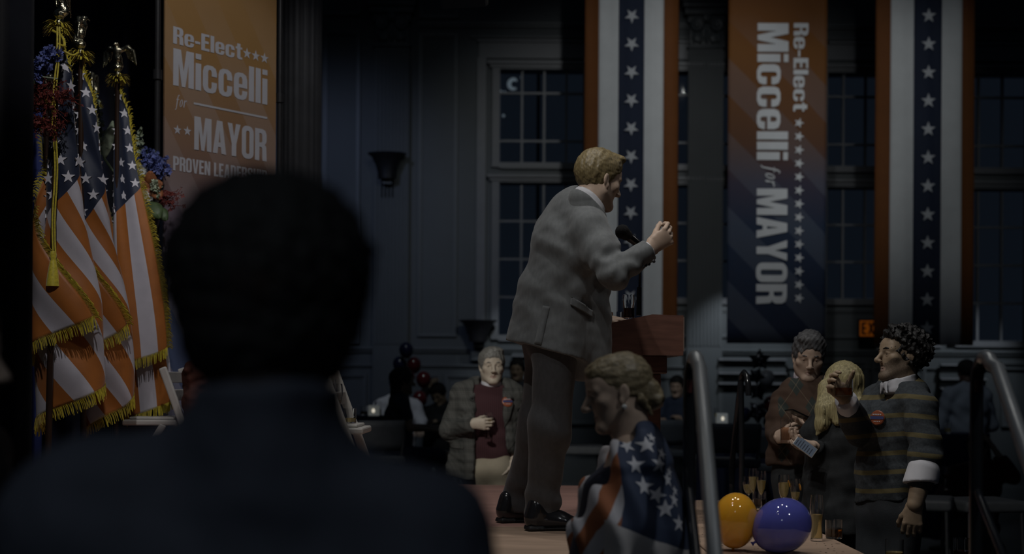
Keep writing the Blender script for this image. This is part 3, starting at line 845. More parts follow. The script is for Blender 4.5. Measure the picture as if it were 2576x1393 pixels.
# ---- exit sign
q = P(2196, 826, 17.7); ex = empty('exit_sign', tuple(q+V(0, .2, -.1)), 'lit orange EXIT sign beside the far striped banner', 'sign')
m_exit = mat('exit_letters_lit', (.9, .3, .02), .5, 0, emis=(1, .28, .005), estr=.10)
MB().box((q[0]-.19, 17.7, q[2]-.12), (q[0]+.19, 17.78, q[2]+.12), bev=.01).build('housing', m_sconce, ex)
m_exf = mat('exit_face_lit', (.6, .18, .02), .5, 0, emis=(1, .24, .004), estr=.055)
MB().box((q[0]-.17, 17.694, q[2]-.10), (q[0]+.17, 17.7, q[2]+.10)).build('face', m_exf, ex)
m = MB(); lettering(m, 'EXIT', (q[0]-.15, 17.69, q[2]-.08), V(1, 0, 0), V(0, 0, 1), .16, .30, .09); m.build('lettering', m_sconce, ex)
MB().tube([(q[0], 17.74, q[2]), (q[0], 18.0, q[2])], .02).build('bracket', m_sconce, ex)

# ================================================================== FLAGS
m_red = mat('flag_red_nylon', (.36, .118, .020), .45, .08, 14, .12, 420, sheen=.2)
m_wht = mat('flag_white_nylon', (.50, .48, .53), .5, .05, 14, .12, 420, sheen=.2)
m_nav = mat('flag_navy_nylon', (.013, .020, .046), .5, .1, 14, .12, 420, sheen=.2)
m_star = mat('flag_star_white', (.66, .65, .70), .6, .03, 20)
m_fringe = mat('gold_fringe', (.56, .46, .035), .5, .25, 90, sheen=.3)
m_gold = mat('gilded_metal', (.60, .56, .40), .28, .25, 60, .25, 130, metal=1)
m_wood = mat('dark_flag_pole_wood', (.030, .016, .010), .3, .25, 12, stretch=(1, 1, .1), coat=.3)
m_brass = mat('brass_ferrule', (.5, .40, .2), .3, .1, 30, metal=1)
sb_ = MB().poly([(star2d(1.0, 0, .39), [])], (0, 0, .09), (1, 0, 0), (0, 1, 0), 1, 0, .18)
ME_STAR = meshdata('star', sb_.v, sb_.f, m_star, False)

def eagle(parent, c, sc, yaw, spread=1.0):
    R = Rz(yaw)
    def T(x, y, z): return c+R@V(x*sc, y*sc, z*sc)
    F = Field(); k = .008*sc
    F.ell(T(0, 0, .02), V(.026, .026, .022)*sc, k=k); F.cap(T(0, 0, -.02), T(0, 0, .01), .016*sc, .014*sc, k=k)
    F.cap(T(0, 0, .04), T(0, 0, .075), .012*sc, .016*sc, k=k)
    F.cap(T(0, 0, .075), T(0, .01, .115), .022*sc, .020*sc, k=.015*sc)
    F.cap(T(0, .01, .115), T(0, .012, .145), .016*sc, .012*sc, k=.012*sc)
    F.ell(T(0, .016, .152), V(.013, .016, .012)*sc, R, k=k); F.cap(T(0, .028, .152), T(.0, .043, .142), .006*sc, .002*sc, k=.004*sc)
    F.cap(T(0, -.01, .075), T(0, -.025, .035), .016*sc, .018*sc, k=.01*sc)
    for s in (-1, 1):
        F.cap(T(s*.012, 0, .115), T(s*.052*spread, -.01, .135), .014*sc, .013*sc, k=.012*sc)
        F.cap(T(s*.05*spread, -.01, .135), T(s*.08*spread, -.015, .112), .013*sc, .009*sc, k=.01*sc)
        for i in range(5):
            x0 = .04+.011*i
            F.cap(T(s*x0*spread, -.012, .128-.004*i), T(s*(x0+.012)*spread, -.02-.004*(i % 2), .075-.010*i), .008*sc, .004*sc, k=.005*sc)
    F.disp = wrinkle(.0012*sc, 420/sc, 5)
    return F.build('eagle_finial', .0032*sc, m_gold, parent)

def drop(pt, d0, L, w, n, b, mi=0):
    """one fringe strand"""
    pt = np.asarray(pt); side = unit(np.cross(d0, n))*w/2
    p1 = pt+d0*L*.5; p2 = p1+(d0*.6+V(0, 0, -.5))*L*.5
    b.add([pt-side, pt+side, p1+side, p1-side, p2+side*.7, p2-side*.7], [(0, 1, 2, 3), (3, 2, 4, 5)], mi)

def flag(label, top, base_z, xr, xl, drop_, n=1.0, m=.1, ph=0., ya=.07, dirx=1., yaw=0., lean=(0, 0), sc=1.0, seed=0, eag=1.0, espread=1.0, eyaw=math.pi, hmin=.28, tassel=False, ov=.0):
    """draped fringed flag on a pole; top = world point of the hoist's upper corner"""
    top = np.asarray(top, float); base = V(top[0]+lean[0], top[1]+lean[1], base_z)
    r = random.Random(seed)
    e = empty('flag_on_pole', tuple(base), label, 'flag', 'gold-fringed stars and stripes flags on poles')
    axis = unit(top-base)
    tip = top+axis*.05
    fz = base_z+ (top[2]-base_z)*.52
    MB().tube([base+axis*.03, lerp(base, tip, .5)], .0155, 14).build('lower_pole', m_wood, e, smooth=True)
    MB().tube([lerp(base, tip, .5), tip], .0145, 14).build('upper_pole', m_wood, e, smooth=True)
    MB().tube([lerp(base, tip, .47), lerp(base, tip, .53)], .019, 14).build('ferrule', m_brass, e, smooth=True)
    MB().lathe([(0, 0), (.13, 0), (.135, .02), (.11, .04), (.04, .07), (.024, .13), (0, .13)], base, 24).build('floor_stand', m_brass, e, smooth=True)
    eagle(e, tip-V(0, 0, .01), .95*sc*eag, eyaw, espread)
    L, Wd = 1.52*sc, .92*sc
    R = Rz(yaw)
    def pos(u, v):
        g = u*u*(3-2*u); g0 = min(1, u*7); g0 = g0*g0*(3-2*g0)
        xc, xa = (xr+xl)/2, (xr-xl)/2
        tht = 2*math.pi*(n*v-m*(1-u))+ph
        fl = .26*g0+.74*g**1.15
        x = dirx*(xc*(.15*g0+.85*g)+xa*fl*math.cos(tht)+.010*fl*math.sin(9*v+5*u))
        y = -ya*fl*math.sin(tht)+ov*v*(.3*g0+.7*g)+.012*fl*math.sin(27*v+3*u+seed)+.006*g0*math.sin(40*v+2*u)
        hv = 1+(hmin-1)*(min(1, u*1.25)**.8)
        z = -v*Wd*hv-u*drop_
        ax = -axis*(v*Wd)*(1-min(1, u*8))          # keeps the hoist on the pole
        q = R@V(x, y, 0)
        return top+q+V(0, 0, z)+V(ax[0], ax[1], 0)
    NU, NV = 110, 65
    Pg = np.array([[pos(i/NU, j/NV) for j in range(NV+1)] for i in range(NU+1)])
    vs = Pg.reshape(-1, 3); fs = []; fm = []
    for i in range(NU):
        for j in range(NV):
            fs.append((i*(NV+1)+j, (i+1)*(NV+1)+j, (i+1)*(NV+1)+j+1, i*(NV+1)+j+1))
            st = j//5; fm.append(2 if (i < 44 and st < 7) else (0 if st % 2 == 0 else 1))
    cl = wob('flag_cloth', vs, fs, [m_red, m_wht, m_nav], e, True, fm)
    md = cl.modifiers.new('thick', 'SOLIDIFY'); md.thickness = .003; md.offset = 0
    # sewn stars, nine staggered rows
    rs = .029*sc; done = []
    for row in range(9):
        for cc in range(6 if row % 2 == 0 else 5):
            u = (.4/12)*(1+2*cc+(row % 2)); v = (7/13)*(row+1)/10
            i, j = min(NU-1, int(u*NU)), min(NV-1, int(v*NV)); q = pos(u, v)
            if any(np.linalg.norm(q-o) < .062*sc for o in done): continue
            done.append(q)
            tu = unit(Pg[i+1, j]-Pg[i, j]); tv = unit(Pg[i, j+1]-Pg[i, j]); N = unit(np.cross(tu, tv))
            so = link('star', ME_STAR, e)
            Yv = -tv; Yv = unit(V(0, 0, 1)-N*N[2]); Xv = np.cross(Yv, N)
            Mx = Matrix(((Xv[0], Yv[0], N[0]), (Xv[1], Yv[1], N[1]), (Xv[2], Yv[2], N[2]))) @ Matrix.Scale(rs, 3)
            so.matrix_local = Matrix.Translation(Vector(q-base)) @ Mx.to_4x4()
    fb = MB()
    def edge(pts, ins, L0=.052):
        for a in range(len(pts)-1):
            seg = np.linalg.norm(pts[a+1]-pts[a]); k = max(1, int(seg/.0052))
            for t in range(k):
                p = lerp(pts[a], pts[a+1], (t+.5)/k); out = unit(p-lerp(ins[a], ins[a+1], (t+.5)/k))
                tg = unit(pts[a+1]-pts[a]); nn = unit(np.cross(tg, out))
                d = unit(out*1.0+V(r.uniform(-.25, .25), r.uniform(-.25, .25), -.45))
                drop(p-out*.008, d, L0*sc*r.uniform(.8, 1.15), .0048, nn, fb)
                drop(p-out*.008+nn*.003, d, L0*sc*r.uniform(.8, 1.1), .0048, unit(nn+tg), fb)
    edge([Pg[i, 0] for i in range(NU+1)], [Pg[i, 2] for i in range(NU+1)])
    edge([Pg[NU, j] for j in range(NV+1)], [Pg[NU-2, j] for j in range(NV+1)])
    edge([Pg[i, NV] for i in range(NU, 10, -1)], [Pg[i, NV-2] for i in range(NU, 10, -1)])
    # gathered knot of fringe around the pole under the finial
    for a in range(90):
        t = r.uniform(0, 6.28); p = top+V(math.cos(t)*.02, math.sin(t)*.02, r.uniform(-.015, .03))
        drop(p, unit(V(math.cos(t)*1.2, math.sin(t)*1.2, r.uniform(-.6, .3))), .06*sc, .0055, V(0, 0, 1), fb)
    fo = fb.build('fringe', m_fringe, e, kind='stuff')
    if tassel:
        c0 = top+V(.015, -.045, .02); c1 = base+V(0, -.05, 0); zt = P(129, 640, top[1])[2]
        cb = MB(); pts = []
        for i in range(14):
            z = top[2]-.02+(zt-top[2])*i/13; pts.append(V(lerp(top, base, (top[2]-z)/(top[2]-base[2]))[0]+.026+.006*math.sin(i), top[1]-.10-.02*math.sin(i*.4), z))
        cb.tube(spath(pts, 3), .0042, 8); cb.tube([q+V(.010, .004, 0) for q in spath(pts, 3)], .0042, 8)
        cb.tube(spath([top+V(-.02, -.03, -.02), top+V(.03, -.05, -.05), top+V(.05, -.07, -.1), pts[1]]), .006, 8)
        cb.tube(spath([top+V(.04, -.06, -.12), top+V(.08, -.05, -.14), top+V(.10, -.02, -.12)]), .005, 8)
        cb.build('cord', m_fringe, e, smooth=True)
        q = pts[-1]
        tb_ = MB().lathe([(0, .05), (.012, .048), (.017, .03), (.012, .01), (.015, 0), (.026, -.06), (.032, -.115), (0, -.115)], q+V(0, 0, -.02), 16)
        tb_.build('tassel', m_fringe, e, smooth=True)
    return e
tA, tB, tC = P(148, 70, 6.45), P(203, 142, 6.95), P(296, 198, 7.45)
flag('leftmost tall flag with a gold cord and tassel, nearest the black curtain', tA, ZS, .20, -.15, 1.36, 1.5, -1.1, .3, .085, lean=(-.045, 0), seed=1, tassel=True, eyaw=math.pi*.5, hmin=.5, sc=1.12, ov=.16)
flag('flag in the middle of the stand, its bare eagle turned sideways', tB, ZS, .26, -.02, 1.36, 1.45, -1.2, .15, .075, lean=(.03, 0), seed=2, eyaw=math.pi*1.62, espread=.8, hmin=.55, ov=.16, sc=1.08)
flag('right-hand flag beside the orange banner, eagle with wings spread', tC, ZS, .29, -.03, 1.46, 1.35, -.06, .12, .08, lean=(.0, 0), seed=3, eyaw=math.pi*.9, espread=1.15, hmin=.42, ov=.14)
flag('flag standing behind, half hidden by dark red branches', P(118, 262, 7.85), ZS, .02, -.16, 1.0, 1.4, .9, 2.2, .06, seed=4, eyaw=math.pi*.5, hmin=.5, espread=.7)
flag('flag at the back between two others, showing white cloth and gold fringe', P(232, 262, 8.1), ZS, .16, -.05, 1.1, 1.3, .75, 1.4, .06, seed=5, eyaw=math.pi*.5, hmin=.5, espread=.7, lean=(-.05, 0))

# ================================================================== PEOPLE
def facing(yaw, pitch=0, roll=0):
    """rotation whose local y looks along yaw (0 = picture right, -90 = to the camera), pitch > 0 looks down"""
    return Rz(math.radians(yaw-90))@Rx(math.radians(-pitch))@Ry(math.radians(roll))
SK = lambda n, c: mat(n, c, .5, .06, 40, .05, 260, sss=.0, spec=.4)
m_skin = SK('skin_fair', (.48, .355, .275))
m_skin_o = SK('skin_pale_aged', (.49, .42, .335))
m_skin_t = SK('skin_olive', (.34, .25, .17))
m_skin_d = SK('skin_deep', (.10, .06, .045))
m_lip = mat('lips', (.38, .26, .21), .45, .05)
m_stub = mat('stubbled_skin', (.19, .14, .10), .7, .25, 200)
m_eye = mat('eye_white', (.55, .53, .5), .2, 0)
m_iris = mat('eye_iris', (.02, .018, .015), .15, 0)

def head_field(c, R, sc=1.0, jaw=1.0, nose=1.0, eyes=True, open_=0.0, neck=None, nr=.058, mouth=True, beard=False):
    F = Field()
    def T(x, y, z): return c+R@(V(x, y, z)*sc)
    def E(p, r, k=.02, op='u', R2=None): F.ell(T(*p), V(*r)*sc, R if R2 is None else R@R2, k*sc, op)
    def C(a, b, ra, rb, k=.02, op='u'): F.cap(T(*a), T(*b), ra*sc, rb*sc, k*sc, op)
    E((0, -.012, .035), (.076, .097, .085)); E((0, .030, -.025), (.062*jaw, .062, .078), .03)
    E((0, .05, .045), (.058, .045, .045), .03)
    for s in (-1, 1):
        C((s*.054*jaw, .0, -.05), (s*.02*jaw, .066, -.098), .019, .017, .03)
        E((s*.046*jaw, .058, -.014), (.019, .018, .015), .025)
    E((0, .074, -.098), (.023, .018, .016), .025)
    for s in (-1, 1):
        E((s*.033, .104, .004), (.021, .022, .013), .014, 's')
        C((s*.048, .072, .024), (s*.013, .086, .022), .010, .010, .014)
        if eyes:
            E((s*.032, .0755, .004), (.0148, .0125, .0115), .004)
            C((s*.046, .078, .0055), (s*.032, .0885, .0095), .0042, .0042, .003); C((s*.032, .0885, .0095), (s*.018, .083, .0055), .0042, .0042, .003)
            C((s*.045, .077, -.004), (s*.032, .084, -.0068), .0035, .0035, .004); C((s*.032, .084, -.0068), (s*.019, .081, -.003), .0035, .0035, .004)
    C((0, .088, .016), (0, .088+.026*nose, -.026), .0085, .0105, .012)
    E((0, .093+.022*nose, -.031), (.0115, .0115, .0095), .008)
    for s in (-1, 1): E((s*.0125, .098+.008*nose, -.034), (.0078, .0105, .0072), .006)
    if mouth:
        C((-.021, .0745, -.0655), (0, .0855, -.0615-.003*open_), .0038, .0056, .007); C((0, .0855, -.0615-.003*open_), (.021, .0745, -.0655), .0056, .0038, .007)
        C((-.018, .0745, -.068-.012*open_), (0, .0838, -.0722-.016*open_), .0040, .0062, .007); C((0, .0838, -.0722-.016*open_), (.018, .0745, -.068-.012*open_), .0062, .0040, .007)
        C((-.019, .0870, -.0668-.004*open_), (.019, .0870, -.0668-.004*open_), .0026+.007*open_, .0026+.007*open_, .003, 's')
    for s in (-1, 1):
        r2 = Rz(s*.35)
        E((s*.078, -.010, .000), (.0070, .0175, .027), .005, 'u', r2@Rx(.15)); E((s*.076, .002, -.024), (.007, .009, .012), .006)
        E((s*.087, -.004, .004), (.005, .010, .018), .004, 's', r2)
    C((0, -.02, -.045), (0, -.022, -.10), nr*.98, nr, .03)
    if neck is not None: F.cap(T(0, -.022, -.09), neck, nr*sc, nr*1.08, .03)
    def lips(X):
        L = ((X-c)@R)/sc
        m = (np.abs(L[:, 0]) < .024) & (L[:, 1] > .07) & (L[:, 2] < -.0565) & (L[:, 2] > -.0815-.014*open_) & (np.abs(L[:, 0]/.023)**2+((L[:, 2]+.0672+.006*open_)/(.0105+.012*open_))**2 < 1)
        m = m.astype(int)
        if beard: m[(m == 0) & (L[:, 1] > -.01) & (L[:, 2] < -.040+.02*np.maximum(0, np.abs(L[:, 0])-.03)/.03) & (L[:, 2] > -.125) & ~((np.abs(L[:, 0]) < .018) & (L[:, 2] > -.05))] = 2
        return m
    return F, T, lips

def hand_field(F, w_, fdir, pn, right=True, curl=(.3, .4, .3), curls=None, thumb=(.7, .6, .2), tbend=.35, sc=1.0, splay=.05, fa=None):
    z = unit(fdir); y = unit(np.asarray(pn)-z*(np.asarray(pn)@z)); x = np.cross(y, z); tx = -1 if right else 1
    k = .008*sc
    def T(a, b, c_): return w_+(x*a+y*b+z*c_)*sc
    F.ecap(T(0, 0, .0), T(0, 0, .080), (.029*sc, .018*sc), (.041*sc, .0135*sc), x, .015*sc, we=.010*sc)
    F.cap(T(tx*.022, .008, .015), T(tx*.03, .008, .05), .017*sc, .012*sc, k)
    fa_ = -z if fa is None else unit(fa)
    F.ecap(w_+fa_*.10*sc, T(0, 0, .005), (.030*sc, .025*sc), (.026*sc, .018*sc), x, .015*sc, we=.01*sc)
    xo = (.031, .0105, -.0105, -.030); zo = (.086, .092, .088, .078); ln = (.074, .082, .077, .060)
    for i in range(4):
        cu = curls[i] if curls else curl
        p = T(tx*xo[i], 0, zo[i]); a = 0; d0 = unit(z+x*tx*splay*(1.5-i))
        for j, (fr, r0, r1) in enumerate(((.46, .0098, .0090), (.30, .0090, .0082), (.24, .0082, .0068))):
            a += cu[j]; d = d0*math.cos(a)+y*math.sin(a)
            q = p+d*ln[i]*fr*sc; F.cap(p, q, r0*sc, r1*sc, .005*sc); p = q
    p = T(tx*.026, .006, .028); d = unit(z*thumb[0]+x*tx*thumb[1]+y*thumb[2])
    bd = unit(y*.7-x*tx*.7)
    for j, (l, r0, r1) in enumerate(((.040, .0135, .0115), (.033, .0112, .0100), (.026, .0100, .0078))):
        q = p+d*l*sc; F.cap(p, q, r0*sc, r1*sc, .006*sc); p = q; d = unit(d+bd*tbend)
    return T

def torso(F, J, g=0.0, sh=.19, dep=.115, wa=.155, wd=.11, hip=.17, hd=.12, k=.06, shr=.062, to=1.0):
    side = J['shR']-J['shL']
    F.ecap(lerp(J['nb'], J['ch'], .30), J['ch'], (sh*.80+g, dep*.78+g), (sh+g, dep+g), side, k)
    F.ecap(J['ch'], J['wa'], (sh+g, dep+g), (wa+g, wd+g), side, k)
    if to > 0: F.ecap(J['wa'], lerp(J['wa'], J['pe'], to), (wa+g, wd+g), (wa+(hip-wa)*to+g, wd+(hd-wd)*to+g), side, k)
    for s in ('shL', 'shR'): F.cap(lerp(J['nb'], J[s], .18), J[s], .058+g, shr+g, k)
def arm(F, J, s, r=(.066, .055, .042), k=.03, g=0, t1=1.0, slack=None):
    a, b, c_ = J['sh'+s], J['el'+s], J['wr'+s]
    F.cap(a, b, r[0]+g, r[1]+g, k)
    if t1 > 0: F.cap(b, lerp(b, c_, t1), r[1]+g, r[1]+(r[2]-r[1])*t1+g, k)
def legs(F, J, r=(.095, .075, .058), g=0, k=.04, t1=1.0, hip=.165, hd=.115):
    side = J['hiR']-J['hiL'] if np.linalg.norm(J['hiR']-J['hiL']) > .05 else J['shR']-J['shL']
    F.ecap(lerp(J['wa'], J['pe'], .4), J['pe'], (hip*.93+g, hd*.95+g), (hip+g, hd+g), side, k)
    for s in 'LR':
        F.cap(J['hi'+s], J['kn'+s], r[0]+g, r[1]+g, k); F.cap(J['kn'+s], lerp(J['kn'+s], J['an'+s], t1), r[1]+g, r[1]+(r[2]-r[1])*t1+g, k)
def shoe(parent, heel, toe, m, z0, wd=.047, name='shoe', lift=0):
    heel, toe = np.asarray(heel, float), np.asarray(toe, float); heel[2] = toe[2] = z0
    d = unit(toe-heel); sd = np.cross(d, V(0, 0, 1)); L = np.linalg.norm(toe-heel)
    F = Field(); up = V(0, 0, 1)
    def T(a, h): return heel+d*a*L+up*h
    F.ecap(T(.14, .045), T(.62, .038), (wd*.82, .045), (wd*1.05, .034), sd, .02, we=.04); F.ecap(T(.6, .036), T(.88, .028), (wd*1.05, .032), (wd*.82, .022), sd, .02, we=.035)
    F.cap(T(.12, .06), T(.16, .115), .04, .036, .02); F.cap(T(.2, .09), T(.55, .06), .035, .024, .03)
    F.plane(heel+up*.012, -up)
    o = F.build(name, .006, m, parent)
    S = Field(); S.ecap(T(.13, .008), T(.62, .008), (wd*.92, .0085), (wd*1.16, .0085), sd, .01, we=.045); S.ecap(T(.62, .008), T(.9, .008), (wd*1.16, .0085), (wd*.9, .0085), sd, .01, we=.03)
    S.box(T(.14, .012), V(.032, wd*.75, .012), np.stack([d, sd, up], 1), .004, .01); S.plane(heel+up*.002, -up); S.plane(heel+up*.024, up)
    S.build('sole', .006, m_sole, o)
    b = MB()
    for i in range(4):
        c_ = T(.40+.075*i, .112-.017*i); b.tube([c_-sd*.022+V(0, 0, -.008), c_+up*.004, c_+sd*.022+V(0, 0, -.008)], .0022, 6)
    b.build('laces', m_sole, o, smooth=True)
    return o
m_sole = mat('black_rubber_sole', (.012, .012, .013), .6, .1)
m_shoe = mat('polished_black_leather', (.014, .014, .016), .22, .1, 30, coat=.4)

def new_person(label, J, zf, group=None):
    base = (J['anL']+J['anR'])/2 if 'anL' in J else J['pe'].copy()
    return empty('person', (base[0], base[1], zf), label, 'person', group)
def join_meshes(name, chunks, mats, parent):
    """chunks of (verts, faces, facemat) joined to one mesh"""
    vs = []; fs = []; ms = []; n = 0
    for v, f, m in chunks:
        vs.append(v); fs.append(f+n); ms.append(np.zeros(len(f), int) if m is None else np.asarray(m)); n += len(v)
    return wob(name, np.concatenate(vs), np.concatenate(fs), mats, parent, True, np.concatenate(ms))
def make_body(root, J, skin, c, R, sc=1.0, hands=(), lod=0, legs_=True, head_kw=None, arms=True):
    """the person's one skin surface: head and neck, hands, and the slimmer trunk and limbs under the clothes"""
    res = (.0034, .0048, .008)[lod]
    hk = dict(neck=J['nb']); hk.update(head_kw or {})
    F, T, lips = head_field(c, R, sc, **hk)
    v, f = F.surf(res); ch = [(v, f, lips(v[f].mean(1)))]
    for h in hands:
        h = dict(h); s_ = 'R' if h.get('right', True) else 'L'
        if 'el'+s_ in J: h['fa'] = J['el'+s_]-h['w_']
        H = Field(); hand_field(H, **h); v, f = H.surf((.0034, .0045, .007)[lod]); ch.append((v, f, None))
    B = Field(); torso(B, J, -.03, k=.05)
    if arms:
        for s in 'LR':
            if 'el'+s in J: arm(B, J, s, (.045, .036, .024), .02)
    if legs_: legs(B, J, (.07, .05, .035), -.02)
    v, f = B.surf(.016); ch.append((v, f, None))
    o = join_meshes('body', ch, [skin, m_lip, m_stub], root)
    if hk.get('eyes', True):
        for s in (-1, 1):
            e = MB().lathe([(.0001, -.0118), (.006, -.0102), (.0102, -.006), (.0118, 0), (.0102, .006), (.0066, .0098)], T(s*.032, .0755, .002), 14, 0, R@Rx(-math.pi/2)) if False else MB()
            RR = R@Rx(-math.pi/2+.15)
            e.lathe([(.0001, -.0118*sc), (.0102*sc, -.006*sc), (.0118*sc, 0), (.0104*sc, .0056*sc), (.0064*sc, .0099*sc)], T(s*.032, .0762, .0015), 14, 0, RR)
            e.lathe([(.0064*sc, .0099*sc), (.003*sc, .0114*sc), (.0001, .0118*sc)], T(s*.032, .0762, .0015), 14, 1, RR)
            e.build('eye', [m_eye, m_iris], root, smooth=True)
    return T
def brows(root, T, m, sc=1, th=.004):
    F = Field()
    for s in (-1, 1):
        F.cap(T(s*.050, .079, .0235), T(s*.034, .0945, .029), th*.7*sc, th*sc, .003); F.cap(T(s*.034, .0945, .029), T(s*.014, .0965, .0245), th*sc, th*.9*sc, .003)
    return F.build('eyebrows', .0024, m, root)
def hair_short(T, R, sc, thick=.010, top=.012, line=.055, low=-.045, back=0, amp=.003, freq=260, seed=0, slope=.45):
    F = Field()
    def E(p, r, k=.02, op='u'): F.ell(T(*p), V(*r)*sc, R, k*sc, op)
    E((0, -.016, .032+top*.5), (.077+thick, .097+thick+back, .088+top))
    E((0, .035, .072), (.060+thick*.5, .052, .040+top), .03)
    E((0, .112, -.005), (.085, .062+(.055-line), .062), .02, 's')
    E((0, .075, -.085), (.12, .085, .075), .02, 's')
    F.plane(T(0, -.03, low), R@V(0, slope, -1), .01)
    F.disp = wrinkle(amp, freq, seed)
    return F
def hem(F, p, n): F.plane(p, n, .006)
def sleeve_end(F, J, s, t=1.0, h=.085):
    """cuts a sleeve off square at the wrist without touching the rest of the garment"""
    d = unit(J['wr'+s]-J['el'+s]); u = unit(np.cross(d, V(.3, .2, 1))); w_ = np.cross(d, u)
    F.box(lerp(J['el'+s], J['wr'+s], t)+d*h, V(h, .075, .075), np.stack([d, u, w_], 1), .0, .004, 's')
def rel(d, spec):
    """joints from photo positions: name -> (px, py, extra distance)"""
    return {k: P(a, b, d+c_) for k, (a, b, c_) in spec.items()}

def skel(x, y, z0, H, yaw, seat=None, lean=0.0, arms=None, head=(0, 0)):
    """upright or seated skeleton; arms: {'elR': (right, forward, up from floor) ...} in metres"""
    f = V(math.cos(math.radians(yaw)), math.sin(math.radians(yaw)), 0); r = V(f[1], -f[0], 0); o = V(x, y, z0)
    def L(a, b, c_): return o+r*a+f*b+V(0, 0, c_)
    J = {}
    hz = .52*H if seat is None else seat+.10
    up = lambda t: (t-.52)*H+hz
    ln = lambda t: lean*(t-.52)*H
    J['pe'] = L(0, 0, hz); J['wa'] = L(0, ln(.62), up(.62)); J['ch'] = L(0, ln(.74), up(.74)); J['nb'] = L(0, ln(.84), up(.84))
    for s, g in (('R', 1), ('L', -1)):
        J['sh'+s] = L(g*.105*H, ln(.81), up(.805)); J['el'+s] = L(g*.135*H, ln(.64)-.02, up(.625)); J['wr'+s] = L(g*.13*H, ln(.55)+.06, up(.485))
        J['hi'+s] = L(g*.055*H, 0, hz-.02)
        if seat is None: J['kn'+s] = L(g*.058*H, .02, .285*H); J['an'+s] = L(g*.06*H, -.01, .055*H)
        else: J['kn'+s] = L(g*.075*H, .43, seat+.07); J['an'+s] = L(g*.08*H, .40, seat-.36)
    for k, v_ in (arms or {}).items(): J[k] = L(*v_)
    J['hd'] = L(0, ln(.935)+.03, up(.93)); J['f'] = f; J['r'] = r
    return J

def collar(F, T, R, r0=.071, r1=.066, zt=-.092, zb=-.135, wing=.05, tilt=.45, fwd=.055):
    """stand-up shirt collar with two pointed wings"""
    F.cap(T(0, -.018, zb), T(0, -.012, zt), r0, r1, .008); F.plane(T(0, 0, zt), R@V(0, tilt, 1)); F.plane(T(0, 0, zb-.03), R@V(0, 0, -1))
    for s in (-1, 1):
        a, b = T(s*.052, .030, zb+.022), T(s*.012, fwd+.016, zb+.010)
        F.ecap(a, b, (.020, .0065), (.012, .006), R@V(0, 0, 1), .006, we=.006)
        F.ecap(b, T(s*.030, fwd+.010, zb-wing*.55), (.020, .006), (.004, .005), R@V(1, 0, 0), .006, we=.005)

# ---------------------------------------------------------------- the speaker
m_suit = mat('grey_suit_wool', (.120, .127, .131), .8, .13, 60, .18, 520, sheen=.15, stretch=(1, 1, .5))
m_suit_p = mat('grey_suit_trousers', (.060, .060, .064), .8, .13, 60, .18, 520, sheen=.15, stretch=(1, 1, .5))
m_shirt = mat('white_shirt_cotton', (.62, .62, .66), .75, .04, 20, .05, 300)
m_hair_b = mat('light_brown_hair', (.175, .135, .065), .5, .35, 160, .12, 420, stretch=(1, 1, .35))
m_btn = mat('dark_button', (.015, .015, .016), .35, 0)
d0 = 6.15
J = rel(d0, dict(nb=(1462, 515, .0), ch=(1428, 612, .05), wa=(1392, 745, .08), pe=(1382, 850, .08),
    shR=(1484, 580, -.14), elR=(1541, 690, -.26), wrR=(1634, 627, -.22), shL=(1404, 570, .17), elL=(1450, 690, .42), wrL=(1520, 800, .36),
    hiR=(1400, 880, -.02), knR=(1383, 1080, -.03), anR=(1364, 1262, .08), hiL=(1380, 875, .18), knL=(1352, 1072, .24), anL=(1306, 1250, .42)))
sp = new_person('blond man in a grey suit speaking with raised hand at the lectern', J, ZS)
hc = P(1505, 455, 6.10); R = facing(31, 12, 4); sc = 1.03
fd = unit(V(.80, .05, .60))
T = make_body(sp, J, m_skin, hc, R, sc, hands=[
    dict(w_=J['wrR']+fd*.012, fdir=fd, pn=V(-.25, .85, .2), right=True, curls=((.75, .9, .5), (1.0, 1.1, .6), (1.15, 1.2, .6), (1.25, 1.2, .6)), thumb=(.75, .2, .65), tbend=.1, sc=1.08),
    dict(w_=J['wrL'], fdir=V(1, .0, -.12), pn=V(0, .1, -1), right=False, curl=(.2, .25, .2), sc=1.03)], head_kw=dict(open_=.5, jaw=1.04))
brows(sp, T, m_hair_b, sc, .003)
F = hair_short(T, R, sc, .006, .014, .062, -.055, .003, .0004, 300, 4, .75)
F.ell(T(0, .066, .116), V(.056, .034, .020)*sc, R, .02); F.disp = addf(wrinkle(.0014, 260, 4, (1, 1, .2)), wrinkle(.0008, 520, 5, (1, 1, .3)))
F.build('hair', .0036, m_hair_b, sp)
# shirt collar
F = Field(); nb = T(0, -.022, -.115)
F.cap(T(0, -.018, -.125), T(0, -.028, -.075), .074, .069, .01); F.plane(T(0, -.045, -.070), R@V(0, .52, 1)); F.plane(T(0, 0, -.16), R@V(0, 0, -1))
F.build('shirt_collar', .005, m_shirt, sp)
F = Field(); F.cap(lerp(J['elR'], J['wrR'], .9), J['wrR']+fd*.004, .040, .038); sleeve_end(F, J, 'R', 1.02)
F.build('shirt_cuff', .005, m_shirt, sp)
